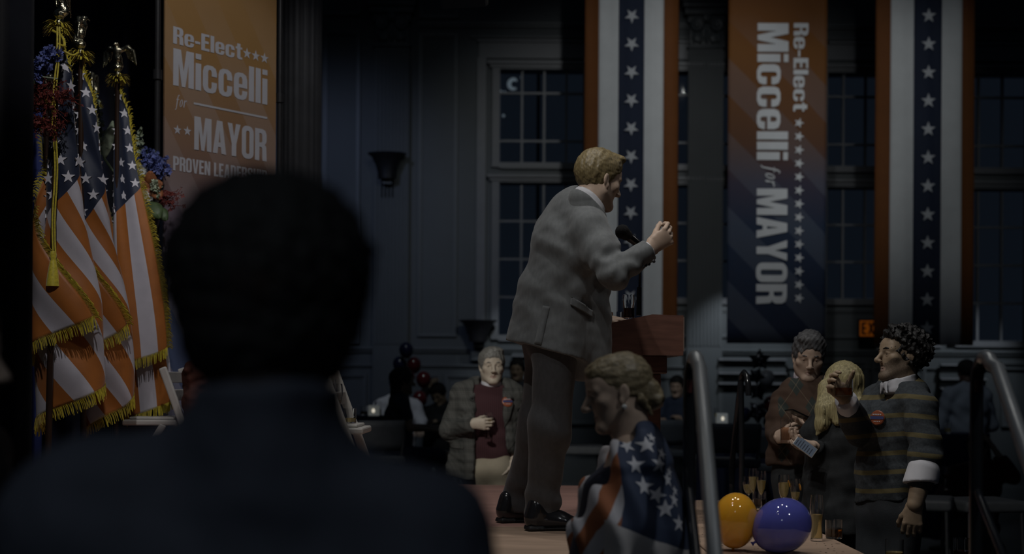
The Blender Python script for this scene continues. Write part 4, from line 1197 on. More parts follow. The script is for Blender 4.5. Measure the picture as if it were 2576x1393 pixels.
# jacket
F = Field(); side = J['shR']-J['shL']
torso(F, J, .018, .185, .12, .165, .125, .175, .135, .06, .060)
F.ecap(J['wa'], P(1366, 905, d0+.08), (.175, .14), (.262, .175), side, .06)
F.cap(J['shR'], lerp(J['shR'], J['elR'], .55), .086, .079, .03); F.cap(lerp(J['shR'], J['elR'], .5), J['elR'], .079, .071, .02)
F.cap(J['elR'], J['wrR'], .068, .050, .02)
F.cap(J['shL'], J['elL'], .08, .065, .03); F.cap(J['elL'], J['wrL'], .065, .046, .02)
F.cap(P(1424, 540, d0+.1), P(1452, 508, d0), .07, .05, .06)
a_, b_ = P(1257, 848, d0), P(1490, 912, d0); hn = unit(np.cross(b_-a_, V(0, 1, 0))); hn = hn if hn[2] < 0 else -hn
F.plane(a_, hn)
sleeve_end(F, J, 'R', 1.0); sleeve_end(F, J, 'L', .98)
F.ecap(P(1480, 660, d0+.06), P(1468, 905, d0+.08), (.10, .075), (.135, .10), V(1, .3, 0), .06)
def folds(X):
    # drag folds at the inner elbow, under the arm and at the waist
    e = P(1556, 655, d0-.28); q = X-e; r = np.sqrt(q[:, 0]**2+q[:, 2]**2); ang = np.arctan2(q[:, 2], q[:, 0])
    o = .0042*np.sin(ang*7+r*16)*np.exp(-((r-.085)/.035)**2)
    q2 = X-P(1462, 650, d0-.1); r2 = np.sqrt(q2[:, 0]**2+q2[:, 2]**2); a2 = np.arctan2(q2[:, 2], q2[:, 0])
    o = o+.0050*np.sin(a2*6+r2*10)*np.exp(-((r2-.15)/.06)**2)
    q3 = X-J['wa']; o = o+.0040*np.sin(q3[:, 2]*46+q3[:, 0]*34)*np.exp(-(q3[:, 2]/.09)**2)
    q4 = X-P(1350, 560, d0); o = o+.003*np.sin(q4[:, 2]*30-q4[:, 0]*48)*np.exp(-(q4**2).sum(-1)/.03)
    return o
F.cap(lerp(J['shR'], J['elR'], .45), P(1440, 660, d0-.02), .055, .06, .05)
ax_a = unit(J['elR']-J['shR']); ax_f = unit(J['wrR']-J['elR'])
def folds2(X):
    q = X-J['elR']; r = (q**2).sum(-1); t = q@ax_a; l = q@np.cross(ax_a, V(0, 1, 0)); m1 = np.exp(-((t+.07)/.06)**2)*np.exp(-r/.03)
    t2 = q@ax_f; m2 = np.exp(-((t2-.07)/.05)**2)*np.exp(-r/.03)
    o = .0042*np.sin(t*95+l*40)*m1+.0036*np.sin(t2*105-l*45)*m2
    q = X-P(1395, 625, d0-.05); o = o+.0045*np.sin((X[:, 2]*.85+X[:, 0]*.5)*78)*np.exp(-(q**2).sum(-1)/.014)
    q = X-P(1340, 800, d0-.05); o = o+.0035*np.sin((X[:, 2]*.35+X[:, 0]*.9)*50)*np.exp(-(q**2).sum(-1)/.02)
    return o
F.disp = addf(folds2, folds, wrinkle(.0020, 16, 8, (1, 1, .5)), wrinkle(.0008, 60, 9))
jk = F.build('jacket', .0058, m_suit, sp)
jb = bvh_of(jk)
def strip(bvh, pts, N, w0, m, name, parent, lift=.002):
    """a narrow sewn strip laid on a garment along photo-space points"""
    b = MB(); vs = []
    for i, p in enumerate(pts):
        t = unit(pts[min(i+1, len(pts)-1)]-pts[max(i-1, 0)]); s = unit(np.cross(t, N))*w0/2
        for q in (p-s, p+s):
            h = bvh.ray_cast(Vector(q+N*.2), Vector(-N), .5)[0]; vs.append((np.array(h) if h is not None else q)+N*lift)
    b.add(vs, [(2*i, 2*i+1, 2*i+3, 2*i+2) for i in range(len(pts)-1)]); return b.build(name, m, parent, smooth=True)
toc = V(0, -1, 0)
def seg(a, b, n=14): return [P(a[0]+(b[0]-a[0])*i/n, a[1]+(b[1]-a[1])*i/n, d0-.1) for i in range(n+1)]
vt = strip(jb, seg((1374, 770), (1352, 866)), toc, .030, m_suit, 'vent_flap', jk, .005)
md = vt.modifiers.new('t', 'SOLIDIFY'); md.thickness = .005
v, f = decal(jb, [(-.056, .026), (.056, -.026), (.050, -.056), (-.060, -.006)], P(1466, 764, d0-.1), V(.15, -1, 0), V(0, 0, 1), 1.0, .004, 3)
pfl = wob('pocket_flap', v, f, m_suit, jk, True); md = pfl.modifiers.new('t', 'SOLIDIFY'); md.thickness = .005
for i in range(4):
    q = P(1619+8.5*i, 668-3.5*i, d0-.3); hh = jb.ray_cast(Vector(q+toc*.3), Vector(-toc), .7)[0]
    q = np.array(hh) if hh is not None else q
    MB().lathe([(0, -.002), (.0065, -.002), (.0075, .001), (.005, .003), (0, .0025)], q+toc*.002, 12, R=Rx(math.pi/2)).build('cuff_button', m_btn, jk, smooth=True)
# collar and lapel roll round the neck
F = Field(); F.ecap(T(0, -.02, -.150), T(0, -.040, -.098), (.094, .092), (.080, .080), R@V(1, 0, 0), .01); F.ecap(T(0, -.015, -.16), T(0, -.02, -.07), (.068, .068), (.070, .07), R@V(1, 0, 0), .01, 's')
F.plane(T(0, -.05, -.098), R@V(0, .55, 1)); F.box(T(0, .12, -.13), V(.03, .1, .1), R, .01, .01, 's')
F.build('jacket_collar', .0048, m_suit, jk)
# trousers
F = Field(); legs(F, J, (.104, .083, .074), 0, .07, 1.0, .17, .125)
kd = lambda X: .006*np.sin((X[:, 2]-ZS)*55+X[:, 0]*18)*np.exp(-((X[:, 2]-ZS-.10)/.12)**2)+.004*np.sin(X[:, 2]*38+X[:, 0]*25)*np.exp(-((X[:, 2]-J['knR'][2])/.12)**2)
for s_ in 'LR': F.cap(J['an'+s_], J['an'+s_]+V(.0, 0, -.10), .077, .078, .03)
F.disp = addf(kd, wrinkle(.0035, 14, 3, (1, 1, .35))); F.plane(V(0, 0, ZS+.045), V(0, 0, -1))
F.build('trousers', .0075, m_suit_p, sp)
sr = P(1322, 1330, d0+.02); shoe(sp, sr, sr+V(.285, .09, 0), m_shoe, ZS+.001)
sl_ = P(1252, 1312, d0+.36); shoe(sp, sl_, sl_+V(.27, .12, 0), m_shoe, ZS+.001)

# ---------------------------------------------------------------- lectern, microphone, glasses on it
m_walnut = mat('red_brown_lectern_wood', (.115, .055, .040), .38, .22, 7, .05, 60, stretch=(1, 1, 7), coat=.15)
A, B_ = P(1507, 893, 6.42), P(1709, 893, 6.55)
zt0, zt1 = P(1507, 818, 6.42)[2], P(1640, 793, 6.5)[2]
le = empty('lectern', ((A[0]+B_[0])/2, 6.55, ZS), 'dark red-brown wooden lectern with a sloped top in front of the speaker', 'lectern')
y0, y1 = 6.40, 6.98; x0, x1 = A[0], B_[0]; xk = P(1640, 793, 6.42)[0]; zb = A[2]
pr = [(x0, zb), (x1, zb), (x1, zt1-.004), (xk, zt1), (x0, zt0)]
n = len(pr); v = [(x, y, z) for y in (y0, y1) for x, z in pr]
MB().add(v, [tuple(range(n)), tuple(range(2*n-1, n-1, -1))]+[(i, i+n, (i+1) % n+n, (i+1) % n) for i in range(n)]).build('reading_desk', m_walnut, le)
zc2 = P(1690, 940, 6.5)[2]
MB().box((P(1545, 900, 6.5)[0], y0+.06, zc2), (P(1676, 900, 6.5)[0], y1-.06, zb), bev=.006).build('neck_block', m_walnut, le)
MB().box((P(1560, 900, 6.5)[0], y0+.10, ZS+.06), (P(1663, 900, 6.5)[0], y1-.10, zc2), bev=.006).build('column', m_walnut, le)
MB().box((P(1525, 900, 6.5)[0], y0+.02, ZS), (P(1700, 900, 6.5)[0], y1-.02, ZS+.06), bev=.01).build('base', m_walnut, le)
MB().box((x1-.001, y0-.004, zb+.02), (x1+.004, y1+.004, zt1-.012)).build('front_edge_trim', mat('lectern_edge', (.16, .11, .09), .3, .1), le)
# microphone
m_foam = mat('black_foam', (.018, .018, .019), .95, .3, 150, .6, 500)
m_mic = mat('black_mic_metal', (.012, .012, .013), .25, .05)
mic = P(1566, 583, 6.30); mt_ = P(1605, 613, 6.36); bs = P(1606, 795, 6.52)
me_ = empty('microphone', tuple(bs), 'black foam-topped microphone on a thin stand rising from the lectern', 'microphone')
F = Field(); dm = unit(mt_-mic); F.cap(mic, mic+dm*.028, .034, .026, .01); F.disp = wrinkle(.0006, 900, 2)
F.build('foam_windscreen', .003, m_foam, me_)
MB().tube([mic+dm*.045, mic+dm*.052, mic+dm*.11, mic+dm*.15], [.019, .021, .017, .013], 16).build('handle', m_mic, me_, smooth=True)
MB().tube([mic+dm*.15, P(1611, 640, 6.44), P(1610, 680, 6.5), P(1608, 750, 6.52)], .0055, 10).build('stem', m_mic, me_, smooth=True)
MB().tube([P(1608, 722, 6.52), P(1607, 795, 6.52)+V(0, 0, .004)], [.011, .013], 12).build('socket', m_mic, me_, smooth=True)

# ---------------------------------------------------------------- man in the foreground, seen from behind
m_hair_k = mat('black_hair', (.006, .006, .006), .7, .3, 150, .5, 380)
m_fgshirt = mat('dark_blue_shirt', (.056, .064, .088), .85, .1, 20, .1, 260)
d1 = 1.5
J = rel(d1, dict(nb=(672, 1075, .02), ch=(655, 1420, .02), wa=(650, 1850, .02), pe=(650, 2250, .02), shR=(1032, 1402, .02), shL=(222, 1305, .02),
    elR=(1190, 1950, .02), wrR=(1160, 2450, -.1), elL=(120, 1930, .02), wrL=(140, 2450, -.1), hiR=(850, 2300, 0), knR=(850, 3300, -.02), anR=(850, 4300, 0), hiL=(470, 2300, 0), knL=(460, 3300, -.02), anL=(460, 4300, 0)))
for k in list(J):
    if k[:2] in ('an',): J[k][2] = .08
    if k[:2] == 'kn': J[k][2] = .48
J['pe'][2] = .92; J['wa'][2] = 1.07; J['hiR'][2] = J['hiL'][2] = .88
for s in 'LR': J['wr'+s][2] = .92; J['el'+s][2] = 1.13
fg = new_person('man in a dark shirt seen from behind, a large silhouette in the foreground', J, 0)
hc = P(678, 790, d1-.01); R = facing(88, 4); sc = 1.02
T = make_body(fg, J, SK('skin_very_deep', (.02, .014, .011)), hc, R, sc, lod=2, hands=[dict(w_=J['wr'+s], fdir=V(0, .1, -1), pn=V(1 if s == 'L' else -1, 0, 0), right=s == 'R') for s in 'LR'], head_kw=dict(nr=.046))
F = Field()
F.ell(P(679, 640, d1), V(.108, .112, .078), None, .03); F.ell(P(676, 760, d1), V(.100, .105, .105), None, .05); F.ell(P(682, 545, d1), V(.060, .08, .036), None, .05)
F.ell(P(676, 870, d1-.01), V(.076, .085, .050), None, .04)
F.ell(P(676, 880, d1+.12), V(.07, .06, .09), None, .02, 's'); F.disp = addf(wrinkle(.003, 160, 3), wrinkle(.002, 420, 4))
F.build('hair', .005, m_hair_k, fg)
Jt = dict(J); Jt['nb'] = P(672, 1330, d1+.02); Jt['ch'] = P(660, 1560, d1+.02)
F = Field(); torso(F, Jt, .0, .19, .115, .165, .115, .17, .12, .06, .07, 1.0)
F.cap(P(668, 1200, d1-.01), P(676, 990, d1-.025), .086, .080, .03)
F.cap(P(590, 1160, d1+.01), J['shL'], .058, .080, .05); F.cap(P(750, 1200, d1+.01), J['shR'], .058, .082, .05); F.ecap(P(665, 1290, d1+.01), P(660, 1450, d1+.01), (.11, .09), (.17, .11), V(1, 0, 0), .06, we=.05)
for s in 'LR': arm(F, J, s, (.078, .062, .05), .05)
F.plane(P(676, 972, d1-.02), V(0, .15, 1)); F.disp = addf(wrinkle(.004, 22, 5), wrinkle(.0015, 60, 6))
F.build('shirt', .009, m_fgshirt, fg)
F = Field(); legs(F, J, (.095, .075, .06)); F.build('trousers', .014, mat('dark_trousers', (.02, .02, .024), .85, .1), fg)
for s in 'LR': shoe(fg, V(J['an'+s][0], 1.42, 0), V(J['an'+s][0], 1.70, 0), m_shoe, .001)

# ---------------------------------------------------------------- woman wrapped in a starred shawl
m_hair_dk = mat('dark_blond_hair', (.22, .175, .105), .45, .35, 120, .1, 300, stretch=(.4, 1, 1))
m_dress = mat('navy_dress', (.012, .016, .034), .8, .1, 20)
d2 = 4.3
J = rel(d2, dict(nb=(1582, 1105, 0), ch=(1580, 1230, 0), wa=(1570, 1420, 0), pe=(1565, 1580, 0), shL=(1598, 1178, -.14), shR=(1572, 1166, .14),
    elL=(1600, 1400, -.15), wrL=(1520, 1500, -.13), elR=(1580, 1400, .15), wrR=(1500, 1500, .12), hiL=(1565, 1600, -.08), hiR=(1565, 1600, .08), knL=(1560, 1900, -.08), knR=(1545, 1900, .08), anL=(1570, 2150, -.08), anR=(1575, 2150, .08)))
for s in 'LR': J['an'+s][2] = .07; J['kn'+s][2] = .44
wm = new_person('woman with pinned-up hair wrapped in a stars and stripes shawl', J, 0)
hc = P(1556, 988, d2); R = facing(182, 12, 0); sc = .985
T = make_body(wm, J, m_skin, hc, R, sc, lod=0, hands=[dict(w_=J['wrL'], fdir=V(-1, 0, -.3), pn=V(0, 1, 0), right=False), dict(w_=J['wrR'], fdir=V(-1, 0, -.3), pn=V(0, -1, 0), right=True)], head_kw=dict(nr=.048, nose=1.05, jaw=.95))
brows(wm, T, m_hair_dk, sc, .0028)
F = Field()
def E(p, r, k=.02, op='u'): F.ell(T(*p), V(*r)*sc, R, k*sc, op)
E((0, -.018, .040), (.081, .100, .088)); E((0, .04, .072), (.060, .056, .042), .03)
E((0, .122, -.01), (.09, .078, .075), .02, 's'); E((0, .07, -.10), (.12, .085, .085), .02, 's'); F.plane(T(0, -.03, -.060), R@V(0, .75, -1), .01)
E((0, -.098, -.025), (.050, .040, .052), .012); F.cap(T(.02, -.11, -.02), T(-.03, -.115, -.045), .025, .022, .006); F.cap(T(-.025, -.10, .0), T(.02, -.118, -.055), .022, .02, .005)
F.cap(T(-.06, -.06, -.03), T(-.03, -.085, -.085), .014, .006, .006)
F.disp = addf(wrinkle(.0014, 170, 11, (.4, 1, 1)), wrinkle(.0008, 420, 12, (.4, 1, 1)))
F.build('hair', .0036, m_hair_dk, wm)
MB().lathe([(0, -.009), (.0065, -.0065), (.009, 0), (.0065, .0065), (0, .009)], T(-.084, .0, -.043), 14).build('pearl_earring', mat('pearl', (.62, .62, .6), .2, 0, coat=.5), wm, smooth=True)
F = Field(); torso(F, J, .0, .15, .10, .125, .09, .15, .11, .05, .05); F.ecap(J['pe'], V(J['pe'][0], J['pe'][1], .45), (.16, .12), (.22, .2), V(0, 1, 0), .05)
F.ecap(P(1520, 1230, d2), P(1490, 1420, d2), (.09, .06), (.11, .08), V(0, 1, 0), .06)
F.plane(T(0, 0, -.175), R@V(0, .5, 1)); F.build('dress', .009, m_dress, wm)
for s in 'LR': shoe(wm, J['an'+s]+V(.06, 0, -.07), J['an'+s]+V(-.18, 0, -.07), m_shoe, .001, .038)
g = NG('shawl_print', rough=.8, bump=.15, bscale=300)
x, y, z = g.xyz(); rl = wm.location
def lz(px, py): q = P(px, py, d2-.2); return q[0]-rl[0], q[2]-rl[2]
ax_, az_ = lz(1572, 1190); bx_, bz_ = lz(1500, 1330)
t = g.math('ADD', g.math('MULTIPLY', x, .90), g.math('MULTIPLY', z, -.44)); t0 = ax_*.90-az_*.44
t = g.math('SUBTRACT', t, t0)
cx_ = g.math('SUBTRACT', x, lz(1560, 1200)[0])
wav = g.math('MULTIPLY', g.math('SUBTRACT', g.noise(7, 2), .5), .05)
t = g.math('ADD', t, wav)
st_ = g.math('GREATER_THAN', g.math('FRACT', g.math('DIVIDE', g.math('ADD', t, 10.0), .080)), .50)
strp = g.mix(st_, (.46, .45, .48), (.30, .105, .045))
ex_, ez_ = lz(1560, 1318); fx_, fz_ = lz(1725, 1385); slp = (fz_-ez_)/(fx_-ex_)
low = g.math('SUBTRACT', z, g.math('ADD', g.math('MULTIPLY', g.math('SUBTRACT', x, ex_), slp), ez_))
can = g.math('MULTIPLY', g.math('GREATER_THAN', g.math('ADD', cx_, wav), 0.0), g.math('GREATER_THAN', low, 0.0))
lowz = g.math('LESS_THAN', low, 0.0)
strp = g.mix(g.math('MULTIPLY', lowz, g.math('GREATER_THAN', cx_, -.05)), strp, (.50, .48, .48))
m_shawl = g.base(g.mix(can, strp, (.035, .05, .095)))
F = Field(); sy = V(0, 1, 0)
F.ecap(P(1596, 1092, d2), P(1598, 1160, d2), (.075, .055), (.185, .105), sy, .06, we=.03); F.ecap(P(1598, 1160, d2), P(1580, 1300, d2), (.195, .115), (.265, .178), sy, .06)
F.ecap(P(1580, 1300, d2), P(1575, 1560, d2), (.265, .178), (.29, .20), sy, .06)
# open front: carve the wedge in which the dress shows, and the neck
F.box(P(1395, 1330, d2-.02), V(.13, .10, .24), Ry(.10), .03, .03, 's'); F.box(P(1470, 1120, d2-.0), V(.06, .09, .11), Ry(.75), .03, .03, 's')
F.cap(T(0, -.02, -.05), T(0, .02, -.16), .062, .066, .02, 's')
F.disp = addf(lambda X: .010*np.sin((X[:, 0]*.95+X[:, 2]*.33)*62+3*np.sin(X[:, 1]*8)), wrinkle(.006, 22, 21))
sh_ = F.build('shawl', .0065, m_shawl, wm)
bv = bvh_of(sh_); m_ss = mat('shawl_star', (.56, .56, .60), .8, .04)
for (px, py, r_, ro) in ((1590, 1118, 17, -.3), (1632, 1118, 20, .1), (1598, 1169, 21, .0), (1656, 1168, 20, .2), (1614, 1224, 23, .1), (1645, 1246, 19, .4), (1686, 1204, 19, .1), (1664, 1281, 20, .0), (1696, 1257, 18, .2), (1704, 1316, 20, .1), (1676, 1138, 15, .4), (1654, 1096, 13, .3), (1704, 1182, 14, .2), (1713, 1231, 13, .1), (1590, 1283, 1, 0)):
    if r_ < 5: continue
    v, f = decal(bv, star2d(1, ro), P(px, py, d2-.2), V(.25, -1, .15), V(0, 0, 1), r_/802.0*1.15)
    if f: wob('star', v, f, m_ss, sh_, True)

# ---------------------------------------------------------------- older man with the wine glass
m_hair_g = mat('grey_hair', (.17, .165, .15), .5, .35, 150, .4, 350, stretch=(1, 1, .4))
g = NG('plaid_tweed', rough=.9, bump=.3, bscale=500)
x, y, z = g.xyz()
def lines(c_, per, wd): return g.math('LESS_THAN', g.math('FRACT', g.math('DIVIDE', g.math('ADD', c_, 20.0), per)), wd)
fx = g.math('ADD', x, g.math('MULTIPLY', y, .7))
chk = g.math('ADD', lines(fx, .0125, .45), lines(z, .0125, .45))
win = g.math('ADD', lines(fx, .062, .34), lines(z, .068, .34))
c_ = g.ramp(g.math('MULTIPLY', g.math('ADD', chk, g.math('MULTIPLY', win, 1.4)), .2), [(0, (.092, .092, .084)), (1, (.030, .032, .030))])
m_tweed = g.base(c_)
g = NG('maroon_rib_knit', rough=.9, bump=.25, bscale=400)
x, y, z = g.xyz(); rb = g.math('LESS_THAN', g.math('FRACT', g.math('DIVIDE', g.math('ADD', x, 20.0), .013)), .4)
m_maroon = g.base(g.mix(rb, (.058, .021, .025), (.038, .014, .017)))
m_khaki = mat('khaki_cotton', (.33, .29, .215), .85, .08, 14, .15, 200)
d3 = 9.2
J = rel(d3, dict(nb=(1236, 972, 0), ch=(1225, 1035, 0), wa=(1222, 1120, .0), pe=(1225, 1175, 0), shR=(1166, 992, .0), elR=(1130, 1082, -.03), wrR=(1188, 1066, -.22),
    shL=(1293, 998, .02), elL=(1302, 1092, .06), wrL=(1288, 1158, -.04), hiR=(1200, 1190, 0), hiL=(1253, 1190, .0), knR=(1195, 1350, 0), knL=(1258, 1350, 0), anR=(1195, 1500, 0), anL=(1262, 1500, 0)))
for s in 'LR': J['an'+s][2] = .08; J['kn'+s][2] = .47
om = new_person('grey-haired man in a plaid jacket and maroon sweater holding a wine glass', J, 0)
hc = P(1237, 922, d3-.03); R = facing(-82, 0, 0); sc = 1.0
T = make_body(om, J, m_skin_o, hc, R, sc, lod=0, hands=[
    dict(w_=J['wrR'], fdir=V(.95, -.05, .0), pn=V(.05, .95, .1), right=True, curls=((.35, .75, .6), (.4, .8, .6), (.45, .8, .6), (.5, .8, .6)), thumb=(.75, .35, .75), sc=1.0),
    dict(w_=J['wrL'], fdir=V(-.15, -.05, -1), pn=V(-1, 0, 0), right=False, curl=(.3, .4, .3))], head_kw=dict(jaw=1.0, nose=.8))
brows(om, T, m_hair_g, sc, .0036)
F = hair_short(T, R, sc, .012, .010, .050, -.052, .006, .003, 200, 6, .5); F.ell(T(-.02, .045, .108), V(.055, .04, .02), R, .02); F.build('hair', .0045, m_hair_g, om)
F = Field(); F.cap(T(0, -.018, -.13), T(0, -.015, -.09), .071, .066, .01); F.plane(T(0, 0, -.092), R@V(0, .3, 1)); F.build('shirt_collar', .005, m_shirt, om)
F = Field(); torso(F, J, .004, .175, .115, .165, .125, .17, .12, .05, .055); F.cap(T(0, -.02, -.16), T(0, -.016, -.118), .080, .072, .02); F.plane(T(0, 0, -.118), R@V(0, .35, 1)); F.plane(P(1222, 1156, d3), V(0, 0, -1))
F.disp = wrinkle(.003, 25, 5); F.build('sweater', .008, m_maroon, om)
F = Field(); torso(F, J, .028, .18, .115, .178, .125, .185, .13, .05, .06); side = J['shR']-J['shL']
F.ecap(J['wa'], P(1208, 1195, d3), (.205, .155), (.235, .165), side, .05)
arm(F, J, 'R', (.078, .068, .052), .03); arm(F, J, 'L', (.076, .066, .052), .03)
# open front
F.box(P(1232, 1060, d3-.22), V(.093, .16, .46), Ry(-.02), .01, .015, 's'); F.box(P(1262, 1215, d3-.2), V(.16, .18, .17), Ry(.1), .02, .03, 's')
F.cap(T(0, -.01, -.08), T(0, 0, -.2), .08, .085, .02, 's')
F.plane(P(1222, 1207, d3), V(-.12, 0, -1)); sleeve_end(F, J, 'R', 1.0); sleeve_end(F, J, 'L', 1.0)
F.disp = addf(wrinkle(.005, 24, 7), wrinkle(.002, 60, 8)); jo = F.build('jacket', .0075, m_tweed, om)
jb = bvh_of(jo)
for s, pts in ((-1, [(1208, 972), (1178, 1010), (1196, 1060), (1203, 1075)]), (1, [(1262, 975), (1292, 1012), (1276, 1055), (1272, 1080)])):
    pl = [(0, 0)]; v = []
    cen = P(1193 if s < 0 else 1276, 1015, d3-.15)
    poly = [((px-(1193 if s < 0 else 1276))/375, -(py-1015)/375) for px, py in ([(1206, 968), (1182, 1002), (1190, 1008), (1181, 1014), (1203, 1082)] if s < 0 else [(1264, 970), (1291, 1003), (1284, 1010), (1290, 1016), (1270, 1086)])]
    v, f = decal(jb, poly, cen, V(0, -1, 0), V(0, 0, 1), 1.0, .008)
    if f:
        lo = wob('lapel', v, f, m_tweed, jo, True); md = lo.modifiers.new('t', 'SOLIDIFY'); md.thickness = .006
b = MB().box((-.07, -.012, -.022), (.07, .012, .022), bev=.006); q = P(1138, 1120, d3-.16)
v, f = decal(jb, [(-.07, -.02), (.07, -.025), (.07, .025), (-.07, .03)], q, V(-.2, -1, 0), V(0, 0, 1), 1.0, .006)
if f: lo = wob('pocket_flap', v, f, m_tweed, jo, True); md = lo.modifiers.new('t', 'SOLIDIFY'); md.thickness = .006
F = Field(); legs(F, J, (.105, .082, .066), 0, .05, .97, .185, .14); F.disp = wrinkle(.006, 22, 9); F.build('trousers', .010, m_khaki, om)
for s in 'LR': shoe(om, J['an'+s]+V(0, .06, -.08), J['an'+s]+V(0, -.2, -.08), m_shoe, .001)
m_badge = mat('red_badge', (.30, .085, .04), .3, .05, 30, coat=.4)
m_badge_w = mat('badge_print', (.5, .5, .52), .4, 0); m_badge_b = mat('badge_blue_band', (.05, .06, .16), .4, 0)
def badge(parent, bvh, c, N, r, lab, st=.07):
    N = unit(N); h, nn, _i, _d = bvh.ray_cast(Vector(c+N*st), Vector(-N), .8)
    if h is not None:
        c = np.array(h); N = unit(N*.35+unit(np.array(nn))*(1 if np.dot(np.array(nn), N) > 0 else -1)); c = c+N*.006
    up = V(0, 0, 1); X = unit(np.cross(up, N)); Y = np.cross(N, X); RR = np.stack([X, Y, N], 1)
    e = empty('campaign_badge', tuple(c), lab, 'badge', 'round red campaign badges')
    MB().lathe([(0, 0), (r, 0), (r*1.02, .003), (r*.9, .007), (0, .009)], c+N*.003, 24, R=RR).build('disc', m_badge, e, smooth=True)
    MB().poly([(rect(-.95*r, -.20*r, .95*r, .20*r), [])], c+N*.0135, X, Y).build('blue_band', m_badge_b, e)
    for i in range(5): MB().poly([(rect(-.62*r+.26*r*i, .36*r, -.46*r+.26*r*i, .52*r), [])], c+N*.0135, X, Y).build('print_mark', m_badge_w, e)
    for i in range(4): MB().poly([(rect(-.42*r+.25*r*i, -.58*r, -.28*r+.25*r*i, -.44*r), [])], c+N*.0135, X, Y).build('print_mark', m_badge_w, e)
badge(om, jb, P(1279, 1011, d3-.15), V(.25, -1, .05), .036, 'red campaign badge pinned to the plaid jacket', .25)

# ---------------------------------------------------------------- man in the brown argyle sweater
m_hair_sg = mat('salt_grey_hair', (.085, .085, .088), .5, .4, 120, .5, 300)
g = NG('argyle_knit', rough=.92, bump=.3, bscale=450); x, y, z = g.xyz()
u_ = g.math('ADD', g.math('DIVIDE', x, .16), g.math('DIVIDE', z, .24)); w_ = g.math('SUBTRACT', g.math('DIVIDE', x, .16), g.math('DIVIDE', z, .24))
fu = g.math('FRACT', g.math('ADD', u_, 20.3)); fw = g.math('FRACT', g.math('ADD', w_, 20.15))
dm_ = g.math('MULTIPLY', g.math('LESS_THAN', fu, .5), g.math('LESS_THAN', fw, .5))
ln_ = g.math('ADD', g.math('LESS_THAN', g.math('ABSOLUTE', g.math('SUBTRACT', fu, .25)), .012), g.math('LESS_THAN', g.math('ABSOLUTE', g.math('SUBTRACT', fw, .25)), .012))
ins = g.math('LESS_THAN', g.math('ABSOLUTE', x), .17)
cc = g.mix(g.math('MULTIPLY', dm_, ins), (.062, .036, .024), (.028, .036, .032)); cc = g.mix(g.math('MULTIPLY', g.math('MINIMUM', ln_, 1.0), g.math('MULTIPLY', ins, .7)), cc, (.14, .11, .075))
m_argyle = g.base(cc)
g = NG('striped_shirt', rough=.8); x, y, z = g.xyz()
m_sshirt = g.base(g.mix(g.math('LESS_THAN', g.math('FRACT', g.math('DIVIDE', g.math('ADD', x, 20.), .008)), .3), (.52, .50, .52), (.25, .15, .22)))
m_dktr = mat('charcoal_trousers', (.028, .031, .034), .85, .15, 12, .2, 200)
d4 = 7.55
J = rel(d4, dict(nb=(2040, 968, 0), ch=(2030, 1050, 0), wa=(2025, 1140, 0), pe=(2025, 1200, 0), shR=(1984, 1002, 0), elR=(1962, 1088, -.02), wrR=(1956, 1100, -.20),
    shL=(2094, 1002, 0), elL=(2110, 1098, -.06), wrL=(2062, 1070, -.28), hiR=(1995, 1215, 0), hiL=(2055, 1215, 0), knR=(1990, 1400, 0), knL=(2060, 1400, 0), anR=(1990, 1600, 0), anL=(2060, 1600, 0)))
for s in 'LR': J['an'+s][2] = .08; J['kn'+s][2] = .49
bm_ = new_person('grey-haired man in a brown argyle sweater looking down at a phone', J, 0)
hc = P(2034, 900, d4-.03); R = facing(-97, 12, -3); sc = 1.02
T = make_body(bm_, J, m_skin, hc, R, sc, lod=0, hands=[
    dict(w_=J['wrR'], fdir=V(.45, -.5, .1), pn=V(.85, .5, .1), right=True, curls=((.6, .7, .4), (.7, .8, .4), (.7, .8, .4), (.7, .8, .4)), thumb=(.6, .5, .6), sc=1.05),
    dict(w_=J['wrL'], fdir=V(-.93, -.1, .12), pn=V(-.1, -.35, .9), right=False, curl=(.35, .45, .3), thumb=(.8, .5, .2), sc=1.05)], head_kw=dict(jaw=1.06, nose=1.0))
brows(bm_, T, m_hair_sg, sc, .0036)
F = hair_short(T, R, sc, .012, .020, .055, -.045, .006, .004, 130, 16, .5); F.ell(T(.01, .06, .112), V(.06, .035, .026), R, .02); F.build('hair', .0042, m_hair_sg, bm_)
F = Field(); collar(F, T, R, .078, .071)
F.build('shirt_collar', .005, m_sshirt, bm_)
F = Field(); torso(F, J, .02, .185, .12, .172, .13, .18, .13, .05, .06); arm(F, J, 'R', (.075, .066, .050), .03); arm(F, J, 'L', (.075, .066, .048), .03)
F.plane(P(2025, 1168, d4), V(0, 0, -1)); sleeve_end(F, J, 'R', 1.0); sleeve_end(F, J, 'L', 1.0); F.cap(T(0, -.01, -.1), T(0, .012, -.165), .075, .078, .02, 's')
F.disp = addf(wrinkle(.005, 24, 12), wrinkle(.002, 60, 13)); F.build('sweater', .0075, m_argyle, bm_)
F = Field(); legs(F, J, (.105, .082, .066), 0, .05, .97, .18, .135); F.disp = wrinkle(.006, 22, 14); F.build('trousers', .010, m_dktr, bm_)
for s in 'LR': shoe(bm_, J['an'+s]+V(0, .06, -.08), J['an'+s]+V(0, -.2, -.08), m_shoe, .001)
HB = dict(J)

